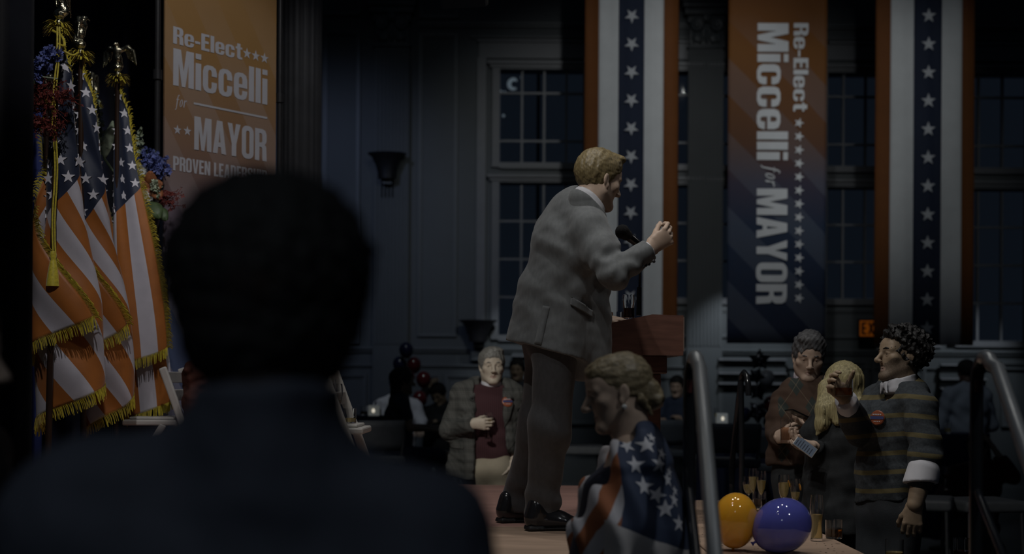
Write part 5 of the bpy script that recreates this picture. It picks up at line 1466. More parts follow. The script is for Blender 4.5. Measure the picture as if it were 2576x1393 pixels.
# ---------------------------------------------------------------- long-haired blonde woman seen from behind
m_blonde = mat('blonde_hair', (.34, .29, .15), .42, .4, 60, .6, 160, stretch=(3, 3, .25))
m_blk = mat('black_jacket_cloth', (.014, .016, .018), .85, .15, 20, .2, 200)
d5 = 6.95
J = rel(d5, dict(nb=(2120, 1025, 0), ch=(2112, 1100, 0), wa=(2105, 1205, 0), pe=(2105, 1285, 0), shR=(2155, 1058, .05), elR=(2150, 1152, -.08), wrR=(2066, 1128, .14),
    shL=(2082, 1058, .12), elL=(2070, 1150, .16), wrL=(2055, 1130, .05), hiR=(2125, 1300, .02), hiL=(2080, 1300, .04), knR=(2120, 1480, 0), knL=(2085, 1480, .02), anR=(2120, 1680, 0), anL=(2090, 1680, 0)))
J['elL'] = P(2064, 1150, d5+.05); J['wrL'] = P(2052, 1122, d5-.12)
for s in 'LR': J['an'+s][2] = .08; J['kn'+s][2] = .45
bw_ = new_person('woman with long blonde hair in a black jacket, seen from behind', J, 0)
hc = P(2118, 972, d5); R = facing(118, 10, 0); sc = .97
T = make_body(bw_, J, m_skin, hc, R, sc, lod=1, hands=[dict(w_=J['wrL'], fdir=V(-.8, .1, .25), pn=V(.2, -.3, .9), right=False, curl=(.4, .5, .3)), dict(w_=J['wrR'], fdir=V(-.8, .2, 0), pn=V(0, .3, .9), right=True, curl=(.3, .4, .3))], head_kw=dict(nr=.048))
F = Field()
F.ell(T(0, -.018, .04), V(.088, .105, .092)*sc, R, .02); F.ecap(T(0, -.045, .02), P(2112, 1045, d5-.06), (.088, .07), (.098, .055), V(1, .25, 0), .03)
F.path([P(2084, 975, d5-.03), P(2074, 1030, d5-.08), P(2068, 1065, d5-.09), P(2056, 1092, d5-.09)], [.05, .042, .034, .008], .02)
F.path([P(2150, 975, d5-.03), P(2158, 1020, d5-.09), P(2164, 1052, d5-.1)], [.045, .036, .010], .02); F.path([P(2115, 1020, d5-.1), P(2108, 1060, d5-.12)], [.05, .02], .03)
F.ell(T(0, .12, -.03), V(.07, .07, .1), R, .02, 's'); F.disp = addf(wrinkle(.0022, 230, 31, (1, 1, .04)), wrinkle(.0014, 480, 32, (1, 1, .03)))
F.build('hair', .0045, m_blonde, bw_)
F = Field(); torso(F, J, .018, .165, .11, .14, .10, .16, .115, .05, .055); arm(F, J, 'R', (.068, .058, .042), .03); arm(F, J, 'L', (.066, .056, .042), .03)
F.ecap(J['pe'], P(2105, 1330, d5), (.175, .13), (.19, .145), J['shR']-J['shL'], .04); F.plane(P(2105, 1335, d5), V(0, 0, -1))
sleeve_end(F, J, 'R', 1.0); sleeve_end(F, J, 'L', 1.0); F.disp = addf(wrinkle(.005, 26, 33), wrinkle(.002, 60, 34)); F.build('jacket', .008, m_blk, bw_)
F = Field(); legs(F, J, (.09, .068, .05), 0, .05, .97, .165, .12); F.build('trousers', .012, m_blk, bw_)
for s in 'LR': shoe(bw_, J['an'+s]+V(0, -.06, -.08), J['an'+s]+V(-.05, .18, -.08), m_shoe, .001, .04)
HW = dict(J)

# ---------------------------------------------------------------- curly-haired man in the striped sweater
m_curl = mat('black_curly_hair', (.012, .011, .011), .5, .4, 80, .6, 240)
d6 = 6.4
J = rel(d6, dict(nb=(2268, 968, .02), ch=(2256, 1060, 0), wa=(2240, 1190, 0), pe=(2240, 1275, 0), shL=(2314, 1022, -.19), elL=(2331, 1154, -.29), wrL=(2302, 1268, -.33),
    shR=(2208, 1010, .16), elR=(2158, 1085, -.02), wrR=(2127, 1003, -.28), hiL=(2265, 1300, -.06), hiR=(2212, 1300, .06), knL=(2255, 1500, -.08), knR=(2205, 1500, .02), anL=(2262, 1700, 0), anR=(2215, 1700, .08)))
for s in 'LR': J['an'+s][2] = .08; J['kn'+s][2] = .48
sm = new_person('curly-haired man in a grey sweater with yellow stripes raising a glass', J, 0)
g = NG('striped_knit', rough=.92, bump=.35, bscale=380); x, y, z = g.xyz()
zz = g.math('ADD', z, g.math('MULTIPLY', g.math('ABSOLUTE', x), .10)); zs0 = P(2230, 1000, d6)[2]
per = 46/539.0
fr_ = g.math('FRACT', g.math('DIVIDE', g.math('ADD', g.math('SUBTRACT', zz, zs0), 100*per), per))
bd_ = g.math('LESS_THAN', fr_, .25)
m_strk = g.base(g.mix(bd_, g.ramp(g.noise(90, 4), [(.3, (.028, .034, .040)), (.7, (.054, .062, .070))]), (.120, .098, .045)))
hc = P(2264, 899, d6-.02); R = facing(194, -8, 4); sc = 1.0
hdR = unit(V(-.66, -.15, .70)); hnR = V(.25, -.9, .15); hnR = unit(hnR-hdR*(hnR@hdR))
T = make_body(sm, J, m_skin_t, hc, R, sc, lod=0, hands=[
    dict(w_=J['wrR'], fdir=hdR, pn=hnR, right=True, curls=((.55, .8, .5), (.6, .85, .5), (.65, .85, .5), (.7, .85, .5)), thumb=(.55, .6, .65), tbend=.15, sc=1.05),
    dict(w_=J['wrL'], fdir=V(-.12, .05, -1), pn=V(.3, .9, 0), right=False, curl=(.5, .6, .4), thumb=(.8, .5, .3), sc=1.08)], head_kw=dict(jaw=.98, nose=1.1, nr=.056, beard=True))
brows(sm, T, m_curl, sc, .0042)
F = Field()
def E(p, r, k=.02, op='u'): F.ell(T(*p), V(*r)*sc, R, k*sc, op)
E((0, -.035, .05), (.100, .112, .105)); E((0, .035, .105), (.075, .05, .04), .03); E((0, .122, .0), (.10, .078, .085), .02, 's'); E((0, .08, -.09), (.14, .085, .075), .02, 's')
F.plane(T(0, -.03, -.045), R@V(0, .4, -1), .01); F.disp = addf(wrinkle(.010, 95, 41), wrinkle(.006, 190, 42), wrinkle(.003, 400, 43)); F.build('hair', .0042, m_curl, sm)
F = Field(); collar(F, T, R, .080, .073, -.095, -.145, .06)
F.build('shirt_collar', .005, m_shirt, sm)
F = Field(); torso(F, J, .020, .155, .118, .142, .128, .155, .128, .05, .056); arm(F, J, 'L', (.078, .070, .060), .006, t1=.42); arm(F, J, 'R', (.074, .066, .050), .014)
F.plane(P(2230, 1252, d6), V(.12, 0, -1)); sleeve_end(F, J, 'R', .82); d_ = unit(J['wrL']-J['elL']); F.cap(T(0, -.012, -.1), T(0, .012, -.150), .072, .070, .015, 's')
F.disp = addf(wrinkle(.006, 24, 44), wrinkle(.002, 60, 45), lambda X: .006*np.sin(X[:, 2]*75)*np.exp(-(((X-J['elL'])**2).sum(-1))/.012))
sw = F.build('sweater', .0072, m_strk, sm); jb = bvh_of(sw)
F = Field(); F.cap(lerp(J['elL'], J['wrL'], .26), lerp(J['elL'], J['wrL'], .56), .072, .076, .01); F.plane(lerp(J['elL'], J['wrL'], .54), d_+V(.25, 0, 0)); F.build('shirt_cuff', .006, m_shirt, sm)
F = Field(); F.cap(lerp(J['elR'], J['wrR'], .75), J['wrR'], .052, .050, .01); sleeve_end(F, J, 'R', .98); F.build('shirt_cuff', .006, m_shirt, sm)
F = Field(); F.cap(lerp(J['elL'], J['wrL'], .3), J['wrL'], .047, .036, .01); F.build('forearm', .006, m_skin_t, sm)
F = Field(); legs(F, J, (.105, .082, .066), 0, .05, .97, .18, .14); F.disp = wrinkle(.007, 22, 46); F.build('trousers', .010, mat('slate_trousers', (.035, .040, .046), .85, .15, 12, .2, 200), sm)
for s in 'LR': shoe(sm, J['an'+s]+V(.06, 0, -.08), J['an'+s]+V(-.2, -.04, -.08), m_shoe, .001)
badge(sm, jb, P(2207, 1050, d6-.14), V(-.45, -.9, .1), .034, 'red campaign badge pinned to the striped sweater')
HS = dict(J); HSd = hdR

# ================================================================== PROPS
m_gl = mat('clear_glass', (1, 1, 1), .0, 0, trans=1, ior=1.46)
m_champ = mat('champagne', (.90, .74, .36), .02, 0, trans=.72, ior=1.33)
m_whisky = mat('whisky', (.62, .25, .05), .0, 0, trans=1, ior=1.35)
m_cola = mat('dark_drink', (.10, .03, .012), .05, 0, trans=.6, ior=1.35)
def floor_d(py, z): return (EYE-z)*FPX/(py-HORZ)
def glass(kind, base, h, r, label, fill=.6, liq=None, group='drinking glasses', R=None, hollow=True, fz=.0):
    """kind: flute, wine, tumbler, pilsner; base = world point of the foot"""
    base = np.asarray(base, float); t = .0016
    if kind in ('flute', 'wine'):
        if kind == 'flute': bz = .40; pr = [(.06, bz), (.45, bz+.06), (.80, bz+.18), (.98, bz+.36), (.97, bz+.5), (.88, 1.0)]
        else: bz = .48; pr = [(.08, bz), (.55, bz+.04), (.92, bz+.14), (1.0, bz+.26), (.92, bz+.42), (.82, 1.0)]
        outer = [(0, 0), (r*.92, 0), (r*.94, .003), (.25*r, .008), (.0038, .02), (.0034, h*bz*.6), (.004, h*bz-.004)]+[(max(.006, a*r), b*h) for a, b in pr]
        inner = [(max(.0035, a*r-t), b*h+(0.003 if i == 0 else 0)) for i, (a, b) in enumerate(pr)][::-1]+[(0, pr[0][1]*h+.003)]
    else:
        if kind == 'tumbler': pr = [(.90, .0), (.97, .06), (1.0, .5), (1.0, 1.0)]; b0 = .10
        else: pr = [(.84, .0), (.86, .04), (.80, .35), (.98, .62), (1.02, .72), (.90, 1.0)]; b0 = .06
        outer = [(0, 0)]+[(a*r, b*h) for a, b in pr]
        inner = [(a*r-t, max(b, b0)*h) for a, b in pr][::-1]; inner = [q for i, q in enumerate(inner) if i == 0 or q != inner[i-1]]+[(0, b0*h)]
    e = empty('drinking_glass' if kind in ('tumbler', 'pilsner') else ('champagne_flute' if kind == 'flute' else 'wine_glass'), tuple(base), label, 'glass', group)
    MB().lathe(outer+inner, base, 24, R=R).build('glass_body', m_gl, e, smooth=True)
    if liq is not None:
        ins = [q for q in inner[::-1]]; z0 = ins[0][1]; zt = z0+(h-z0)*fill
        lp = [(0, z0+.0004)]
        for (a, b) in ins[1:]:
            if b < zt: lp.append((max(a-.0004, .0005), b+.0004))
        ra = np.interp(zt, [b for a, b in ins[1:]], [a for a, b in ins[1:]]); lp += [(ra-.0004, zt), (0, zt)]
        MB().lathe(lp, base, 24, R=R).build('drink', liq, e, smooth=True)
    return e
def on_stage(px, py): return P(px, py, floor_d(py, ZS))*V(1, 1, 0)+V(0, 0, ZS+.001)
glass('flute', on_stage(1883, 1272), .165, .034, 'round-bowled champagne glass at the back left of the glasses on the stage', .55, m_champ, 'glasses standing on the stage')
glass('flute', on_stage(1894, 1276), .215, .024, 'slim champagne flute at the back, second of the three left flutes', .65, m_champ, 'glasses standing on the stage')
glass('flute', on_stage(1915, 1282), .21, .026, 'champagne flute standing above the gap between both balloons', .6, m_champ, 'glasses standing on the stage')
glass('tumbler', on_stage(1911, 1279)+V(.02, .12, 0), .088, .037, 'tumbler of dark drink behind the third champagne flute', .5, m_cola, 'glasses standing on the stage')
fl1 = glass('flute', on_stage(1972, 1300), .215, .030, 'champagne flute with an orange slice behind the blue balloon', .7, m_champ, 'glasses standing on the stage')
fl2 = glass('flute', on_stage(2001, 1303), .20, .027, 'half-filled champagne flute behind the right side of the blue balloon', .45, m_champ, 'glasses standing on the stage')
glass('pilsner', on_stage(2054, 1356), .195, .029, 'tall pilsner glass to the right of the blue balloon', .55, m_champ, 'glasses standing on the stage')
glass('tumbler', on_stage(2098, 1349), .080, .037, 'whisky tumbler near the edge of the stage', .45, m_whisky, 'glasses standing on the stage')
m_orange = mat('orange_slice', (.55, .24, .03), .5, .1)
for fl_, bq, hh, rr in ((fl1, on_stage(1972, 1300), .215, .030), (fl2, on_stage(2001, 1303), .20, .027)):
    q = bq+V(rr*.78, -.004, hh*.80)
    MB().lathe([(0, -.002), (.017, -.002), (.0185, 0), (.017, .002), (0, .002)], q, 18, R=Ry(1.35)).build('orange_slice', m_orange, fl_, smooth=True)
# cocktail table at the lower right with two tumblers
q = P(2338, 1425, 5.85); tz = q[2]
m_navycl = mat('navy_tablecloth', (.018, .024, .055), .7, .15, 10, .1, 150)
def cocktail_table(name, c, top, r, lab, grp='navy-clothed cocktail tables', cloth=True):
    e = empty(name, (c[0], c[1], 0), lab, 'table', grp)
    MB().lathe([(0, top-.03), (r, top-.03), (r+.006, top-.015), (r, top), (0, top)], (c[0], c[1], 0), 36).build('table_top', m_navycl if cloth else m_blk, e, smooth=True)
    MB().tube([(c[0], c[1], .03), (c[0], c[1], top-.03)], .03, 14).build('post', m_sconce, e, smooth=True)
    MB().lathe([(0, 0), (r*.8, 0), (r*.8, .015), (.05, .035), (0, .035)], (c[0], c[1], 0), 28).build('foot', m_sconce, e, smooth=True)
    if cloth:
        def fn(u, v):
            a = 2*math.pi*u; fl = r+.004+(.035*v+.03*v*math.sin(a*9+c[0]*7))*min(1, v*2); return (c[0]+fl*math.cos(a), c[1]+fl*math.sin(a), top-.004-v*(top-.12))
        MB().grid(fn, 90, 8).build('cloth_skirt', m_navycl, e, smooth=True)
    return e
cocktail_table('cocktail_table', (q[0], 5.85, 0), tz, .25, 'dark cocktail table at the lower right corner, two tumblers on it', cloth=False)
glass('tumbler', V(P(2250, 1400, 5.82)[0], 5.82, tz+.001), .118, .038, 'cloudy tumbler nearest the curly-haired man, at the bottom edge', .5, m_champ, 'tumblers on the corner table')
glass('tumbler', V(P(2420, 1400, 5.88)[0], 5.88, tz+.001), .118, .038, 'tumbler at the bottom right in front of the seated woman', .5, m_whisky, 'tumblers on the corner table')
# glasses on the lectern
zl = lambda x: np.interp(x, [x0_l, xk_l], [zt0, zt1])
x0_l, xk_l = P(1507, 818, 6.42)[0], P(1640, 793, 6.42)[0]
q = P(1581, 800, 6.66); glass('pilsner', V(q[0], 6.66, zl(q[0])+.008), .118, .035, 'tall glass of dark drink on the lectern by the microphone stand', .42, m_cola, 'glasses on the lectern')
q = P(1550, 806, 6.56); glass('tumbler', V(q[0], 6.56, zl(q[0])+.006), .045, .034, 'low tumbler by the speaker\'s left hand on the lectern', .0, None, 'glasses on the lectern')
# held glasses
q = P(1229, 1103, d3-.20); glass('wine', q, .172, .030, 'wine glass in the hand of the grey-haired man in plaid', .5, m_champ, 'glasses held in the hand')
q = P(1976, 1112, d4-.31); glass('tumbler', q, .124, .027, 'straight glass held by the man in the argyle sweater', .6, mat('pale_cider', (.75, .5, .35), 0, 0, trans=1, ior=1.33), 'glasses held in the hand')
q = HS['wrR']+HSd*.062+hnR*.058-V(0, 0, .040); glass('tumbler', q, .078, .040, 'whisky glass raised by the curly-haired man', .45, m_whisky, 'glasses held in the hand')
q = P(2378, 1232, 11.5); glass('wine', q, .19, .045, 'red wine glass held by the seated woman in dark red', .4, m_cola, 'glasses held in the hand')

# ---- balloons
def balloon(c, r, m, label, group, axis=(0, 0, 1), lon=1.15, string=None, knot=True):
    c = np.asarray(c, float); a = unit(axis); up = V(0, 1, 0) if abs(a[1]) < .9 else V(1, 0, 0)
    X = unit(np.cross(up, a)); R = np.stack([X, np.cross(a, X), a], 1)
    e = empty('balloon', tuple(c-V(0, 0, r)), label, 'balloon', group)
    pr = []
    for i in range(25):
        t = math.pi*i/24; z = -math.cos(t)*r*lon; rr = r*math.sin(t)*(1 if z > 0 else 1-.06*(z/(r*lon))**2)
        pr.append((max(rr, .0001), z if z > 0 else z*1.06))
    MB().lathe(pr, c, 36, R=R).build('skin', m, e, smooth=True)
    if knot: MB().lathe([(0, .008), (.006, .004), (.004, -.006), (.010, -.016), (.002, -.016)], c-a*r*lon*1.06, 12, R=R).build('knot', m, e, smooth=True)
    if string is not None:
        p0 = c-a*r*lon*1.1
        MB().tube([p0, lerp(p0, string, .4)+V(.02, 0, 0), lerp(p0, string, .75)-V(.015, 0, 0), string], .0022, 6).build('string', mat('ribbon', (.2, .2, .22), .5, 0), e)
    return e
def balloon_mat(name, col, tr=.15):
    m = mat(name, col, .07, 0, coat=1.0); b = m.node_tree.nodes['Principled BSDF']; b.inputs['Subsurface Weight'].default_value = .4; b.inputs['Subsurface Radius'].default_value = (.05, .03, .02); b.inputs['Subsurface Scale'].default_value = .4
    return m
m_bo, m_bb = balloon_mat('orange_latex', (.78, .38, .03)), balloon_mat('blue_latex', (.105, .115, .47))
m_br, m_bn2 = mat('dark_red_latex', (.10, .012, .016), .15, 0, coat=.5), mat('navy_latex', (.014, .018, .06), .15, 0, coat=.5)
m_bg = mat('silver_latex', (.30, .31, .33), .2, 0, coat=.5)
db = 5.46
balloon(P(1850, 1307, db), .090, m_bo, 'orange balloon resting on the stage behind the handrail', 'balloons lying on the stage', (.05, -.15, 1), 1.22)
balloon(P(1968, 1321, db-.06), .107, m_bb, 'shiny blue balloon resting on the stage', 'balloons lying on the stage', (.85, -.1, .55), 1.10)
g1 = 'balloons floating by the left wall'
anc = P(1040, 1200, 15.2)*V(1, 1, 0)+V(0, 0, .06)
for (px, py, r_, mm, lab) in ((1022, 880, .079, m_bn2, 'topmost navy balloon of the dim bunch by the panelled wall'), (1006, 915, .078, m_bn2, 'lower navy balloon of the dim bunch by the panelled wall'), (1041, 918, .082, m_br, 'dark red balloon touching the two navy balloons'),
    (1066, 954, .082, m_br, 'dark red balloon at the right of the dim bunch'), (1026, 946, .075, m_br, 'dark red balloon just above the seated woman\'s head'), (1056, 1003, .08, m_br, 'lowest dark red balloon of the dim bunch')):
    dd = 15.2+rnd.uniform(-.15, .15); balloon(P(px, py, dd), r_, mm, lab, g1, (rnd.uniform(-.1, .1), 0, 1), 1.12, anc)
MB().lathe([(0, 0), (.07, 0), (.06, .08), (.02, .11), (0, .11)], anc-V(0, 0, .06), 16).build('balloon_weight', m_navycl, smooth=True, label='small weight tethering the dim balloon bunch by the panelled wall', cat='weight')
# foil stars column
g = NG('starry_foil', rough=.3, metal=.3); vv = g.n('ShaderNodeTexVoronoi'); vv.inputs['Scale'].default_value = 28; g.l(g.tc.outputs['Object'], vv.inputs['Vector'])
m_foil = g.base(g.mix(g.math('LESS_THAN', vv.outputs['Distance'], .26), (.008, .009, .016), (.30, .30, .33)))
anc2 = P(1908, 1200, 14.6)*V(1, 1, 0)+V(0, 0, .06)
def foil_star(c, r, rot, label):
    e = empty('foil_balloon', tuple(c-V(0, 0, r)), label, 'balloon', 'star-shaped foil balloons in the column')
    o = star2d(r, rot, .56); N = len(o); rings = 5; v = [c+V(0, -.055*r/.12, 0)]; v2 = [c+V(0, .055*r/.12, 0)]
    vs = [c+V(0, -.38*r, 0)]; f = []
    for k in range(1, rings+1):
        t = k/rings; h = .38*r*math.sqrt(max(0, 1-t**2.2))
        for x, z in o: vs.append(c+V(x*t, -h, z*t))
    nb_ = len(vs); vs.append(c+V(0, .38*r, 0))
    for k in range(1, rings):
        t = k/rings; h = .38*r*math.sqrt(max(0, 1-t**2.2))
        for x, z in o: vs.append(c+V(x*t, h, z*t))
    F1 = lambda k, i: 1+(k-1)*N+i % N
    F2 = lambda k, i: F1(rings, i) if k == rings else nb_+1+(k-1)*N+i % N
    for i in range(N):
        f.append((0, F1(1, i), F1(1, i+1))); f.append((nb_, F2(1, i+1), F2(1, i)))
        for k in range(1, rings):
            f.append((F1(k, i), F1(k+1, i), F1(k+1, i+1), F1(k, i+1))); f.append((F2(k, i), F2(k, i+1), F2(k+1, i+1), F2(k+1, i)))
    wob('foil_skin', vs, f, m_foil, e, True)
    MB().tube([c-V(0, 0, r*.5), lerp(c, anc2, .5)+V(.01, 0, 0), anc2], .002, 6).build('string', MATS['ribbon'], e)
for px, py, r_, ro, lab in ((1911, 905, .125, 0, 'topmost star-shaped foil balloon of the balloon column'), (1902, 945, .10, .5, 'second foil star down the balloon column, left of the silver balloon'), (1908, 985, .11, .2, 'middle foil star of the balloon column'), (1906, 1036, .135, .6, 'lowest foil star of the balloon column')):
    foil_star(P(px, py, 14.6+.12*(py % 3-1)), r_, ro, lab)
for px, py, r_, mm, lab in ((1928, 951, .085, m_bg, 'silver balloon in the starry balloon column'), (1938, 1016, .080, m_br, 'dark red balloon in the starry balloon column'), (1872, 1042, .075, m_bn2, 'navy balloon left of the starry balloon column'), (1937, 1060, .075, m_bn2, 'navy balloon at the foot of the starry balloon column')):
    balloon(P(px, py, 14.75), r_, mm, lab, 'round balloons of the starry column', (0, 0, 1), 1.1, anc2)
MB().lathe([(0, 0), (.07, 0), (.06, .08), (.02, .11), (0, .11)], anc2-V(0, 0, .06), 16).build('balloon_weight', m_navycl, smooth=True, label='small weight tethering the starry balloon column', cat='weight')

# ---- handrails
m_steel = mat('brushed_steel_tube', (.50, .51, .51), .38, .12, 25, .08, 200, metal=.7, stretch=(1, .2, .2))
m_blkst = mat('black_gloss_tube', (.014, .015, .017), .2, .1, 20, coat=.4)
m_redcap = mat('red_rail_tag', (.07, .018, .016), .5, .05)
def handrail(top, dirn, lab, L=1.15):
    top = np.asarray(top); dn = -unit(V(.065, 1, .844))
    e = empty('handrail', (top[0], top[1]+.12, 0), lab, 'handrail', 'tubular steel stair handrails')
    pts = [V(top[0]-.012, top[1]+.10, ZS+.002), V(top[0]-.012, top[1]+.10, top[2]-.14)]
    for i in range(7):
        a = math.pi*i/6*.78; pts.append(V(top[0]-.012+.012*i/6, top[1]+.10-.055*(1-math.cos(a)), top[2]-.08+.07*math.sin(a)))
    pts.append(top+dn*.07+V(0, 0, .0))
    MB().tube(pts[:6], .0205, 18).build('upright', m_blkst, e, smooth=True)
    MB().tube(pts[5:]+[top+dn*.4, top+dn*L], .0215, 20).build('rail_tube', m_steel, e, smooth=True)
    lo = top+dn*(L-.12)
    MB().tube([lo, V(lo[0], lo[1], .002)], .0205, 18).build('lower_upright', m_blkst, e, smooth=True)
    mid = lerp(top+dn*.1, lo, .5)
    MB().tube([V(top[0]-.012, top[1]+.10, ZS+.35), lo+V(0, 0, -.32)], .0125, 12).build('mid_rail', m_blkst, e, smooth=True)
    MB().tube([pts[1]+V(-.004, -.021, .06), pts[1]+V(-.004, -.021, .02)], .009, 10).build('clamp_tag', m_redcap, e, smooth=True)
handrail(P(1757, 888, 4.12), None, 'steel stair handrail just right of the woman in the shawl')
handrail(P(2496, 888, 4.12), None, 'steel stair handrail at the right edge of the picture')
e = empty('handrail', tuple(P(1850, 1250, 8.1)*V(1, 1, 0)), 'slim black handrail with a hooked end beyond the orange balloon', 'handrail')
MB().tube([P(1883, 995, 7.9), P(1882, 965, 7.9), P(1879, 945, 7.92), P(1872, 936, 7.95), P(1865, 945, 7.98), P(1858, 1010, 8.05), P(1849, 1090, 8.15), P(1840, 1180, 8.3), P(1841, 1215, 8.32)], .0175, 14).build('rail_tube', m_blkst, e, smooth=True)
MB().tube([P(1864, 958, 7.98), P(1866, 1120, 7.98), V(P(1866, 1240, 7.98)[0], 7.98, .002)], .0165, 14).build('upright', m_blkst, e, smooth=True)
q = P(1841, 1215, 8.32); MB().tube([q, V(q[0], q[1], .002)], .0165, 14).build('lower_upright', m_blkst, e, smooth=True)

# ---- white folding chairs on the stage
m_whitew = mat('white_painted_wood', (.52, .50, .47), .45, .05, 10)
def folding_chair(c, lab, sc=1.0):
    """faces picture right; c = stage point under the seat's middle"""
    e = empty('folding_chair', tuple(c), lab, 'chair', 'white folding chairs on the stage')
    c = np.asarray(c)
    hw = .205
    for y in (-hw, hw):
        a, b = c+V(.29, y, .001), c+V(.02, y, .735)
        ax = unit(b-a); sd = V(0, 1, 0); n = np.cross(ax, sd)
        RR = np.stack([n, sd, ax], 1); L = np.linalg.norm(b-a)
        o = MB().box((-.021, -.011, 0), (.021, .011, L), bev=.008, R=RR).build('stile', m_whitew, e)
        for v in o.data.vertices: v.co += Vector(a)
        y2 = y*.86; a2, b2 = c+V(-.24, y2, .001), c+V(.02, y2, .43); ax = unit(b2-a2); n = np.cross(ax, sd); RR = np.stack([n, sd, ax], 1)
        o = MB().box((-.018, -.010, 0), (.018, .010, np.linalg.norm(b2-a2)), bev=.006, R=RR).build('rear_leg', m_whitew, e)
        for v in o.data.vertices: v.co += Vector(a2)
    MB().box((c[0]-.20, c[1]-hw+.02, c[2]+.425), (c[0]+.21, c[1]+hw-.02, c[2]+.455), bev=.008).build('seat', m_whitew, e)
    MB().box((c[0]-.17, c[1]-hw+.05, c[2]+.455), (c[0]+.18, c[1]+hw-.05, c[2]+.47), bev=.006).build('seat_pad', m_whitew, e)
    for t in (.80, .93):
        p = lerp(c+V(.29, 0, 0), c+V(.02, 0, .735), t); MB().box((p[0]-.008, p[1]-hw, p[2]-.03), (p[0]+.008, p[1]+hw, p[2]+.03), bev=.004).build('back_slat', m_whitew, e)
    MB().tube([c+V(.14, -hw, .19), c+V(.14, hw, .19)], .009, 10).build('stretcher', m_whitew, e)
    return e
ch2 = P(812, 1100, 6.45); cq = V(ch2[0], 6.45, ZS); folding_chair(cq, 'white folding chair with glasses standing on its seat')
for px, hh, r_, kind, lab, lq in ((832, .205, .030, 'flute', 'left champagne glass on the white chair seat', m_champ), (850, .185, .028, 'flute', 'champagne flute beside the chair stile on the white seat', m_champ), (878, .070, .032, 'tumbler', 'low tumbler on the white chair seat', m_champ)):
    q = P(px, 1075, 6.4); glass(kind, V(q[0], 6.36 if px < 860 else 6.42, ZS+.471), hh, r_, lab, .3, lq, 'glasses on the white folding chair')
ch1 = P(432, 1040, 7.5); folding_chair(V(ch1[0]-.02, 7.5, ZS), 'white folding chair in front of the orange stage banner')
F = Field(); m_coat = mat('dark_red_coat', (.075, .022, .014), .85, .2, 14, .2, 120)
q = P(494, 985, 7.40); F.ecap(q+V(0, 0, .09), q+V(.03, 0, -.12), (.06, .16), (.075, .18), V(1, 0, 0), .03); F.cap(q+V(.02, -.12, -.05), q+V(.05, -.14, -.30), .06, .05, .03); F.disp = addf(wrinkle(.012, 30, 3), wrinkle(.004, 90, 4))
F.build('coat', .008, m_coat, label='dark red coat hung on the white folding chair by the banner', cat='coat')

# ---- bar stools, tables, candles at the back
m_seat = mat('grey_leatherette', (.135, .145, .155), .5, .08, 20)
m_chrome = mat('grey_metal_leg', (.16, .165, .17), .35, .1, 20, metal=.6)
def bar_stool(c, yaw, seat, lab, back=True):
    e = empty('bar_stool', (c[0], c[1], 0), lab, 'stool', 'grey upholstered bar stools'); R = Rz(math.radians(yaw-90)); o = V(c[0], c[1], 0)
    T = lambda x, y, z: o+R@V(x, y, z)
    F = Field(); F.box(T(0, 0, seat-.03), V(.195, .185, .018), R, .02); F.build('seat', .012, m_seat, e)
    b = MB()
    def fn(u, v):
        x = (u-.5)*.40; return T(x*(1+.05*v), -.20-.03*v+.05*(abs(x)/.2)**2, seat+.06+.25*v)
    if back: b.grid(fn, 12, 4); ob_ = b.build('backrest', m_seat, e, smooth=True); md = ob_.modifiers.new('t', 'SOLIDIFY'); md.thickness = .03; md.offset = 0
    for sx in (-1, 1):
        MB().tube([T(sx*.20, .19, .001), T(sx*.175, .16, seat-.04)], .012, 10).build('leg', m_chrome, e, smooth=True)
        MB().tube([T(sx*.20, -.22, .001), T(sx*.18, -.18, seat-.02)]+([T(sx*.20, -.17, seat+.1), T(sx*.21, -.18, seat+.30)] if back else []), .012, 10).build('leg', m_chrome, e, smooth=True)
    MB().tube([T(-.19, .175, .28), T(.19, .175, .28), T(.19, -.2, .28), T(-.19, -.2, .28), T(-.19, .175, .28)], .009, 8).build('foot_ring', m_chrome, e, smooth=True)
def at(px, d): return P(px, 1000, d)
def zz_at(py, d): return P(1288, py, d)[2]
bar_stool(at(1843, 11.9), 90, zz_at(1150, 11.9), 'grey bar stool below the candle table, right of the big handrail')
bar_stool(at(1985, 12.3), 40, zz_at(1160, 12.6), 'grey bar stool half hidden by the man in the argyle sweater')
bar_stool(at(938, 11.6), 120, zz_at(1150, 11.6), 'bar stool with a pale frame just right of the white folding chair')
bar_stool(at(842, 12.9), 80, zz_at(1160, 12.2), 'bar stool showing below the seat of the white folding chair')
bar_stool(at(1462, 12.0), 0, zz_at(1120, 12.0), 'bar stool between the speaker\'s legs and the woman in the shawl')
bar_stool(at(1668, 13.8), 110, zz_at(1130, 13.8), 'bar stool in front of the seated bearded man')
bar_stool(at(2312, 8.9), 70, zz_at(1246, 8.9), 'low backless stool behind the curly-haired man\'s hand', False)
bar_stool(at(2470, 9.0), 100, zz_at(1250, 9.0), 'low backless stool in front of the seated woman in dark red', False)
def table_at(px, py, d, r, lab): z = zz_at(py, d); q = at(px, d); cocktail_table('cocktail_table', q, z, r, lab); return V(q[0], q[1], z)
t1 = table_at(925, 1047, 13.3, .24, 'navy-clothed cocktail table with a candle left of the seated woman')
t2 = table_at(1802, 1062, 13.2, .18, 'navy-clothed cocktail table with a lit candle right of the big handrail')
table_at(1884, 1072, 13.0, .10, 'narrow navy-clothed table just right of the hooked black handrail')
table_at(1928, 1072, 13.6, .13, 'narrow navy-clothed table beside the argyle sweater man')
t3 = table_at(2405, 1082, 12.9, .30, 'dark clothed cocktail table in front of the man in the white shirt')
m_fro = mat('frosted_candle_glass', (.72, .74, .74), .5, 0, emis=(.85, .9, .85), estr=.055)
m_flame = mat('candle_flame', (1, .9, .7), .5, 0, emis=(1, .92, .75), estr=.6)
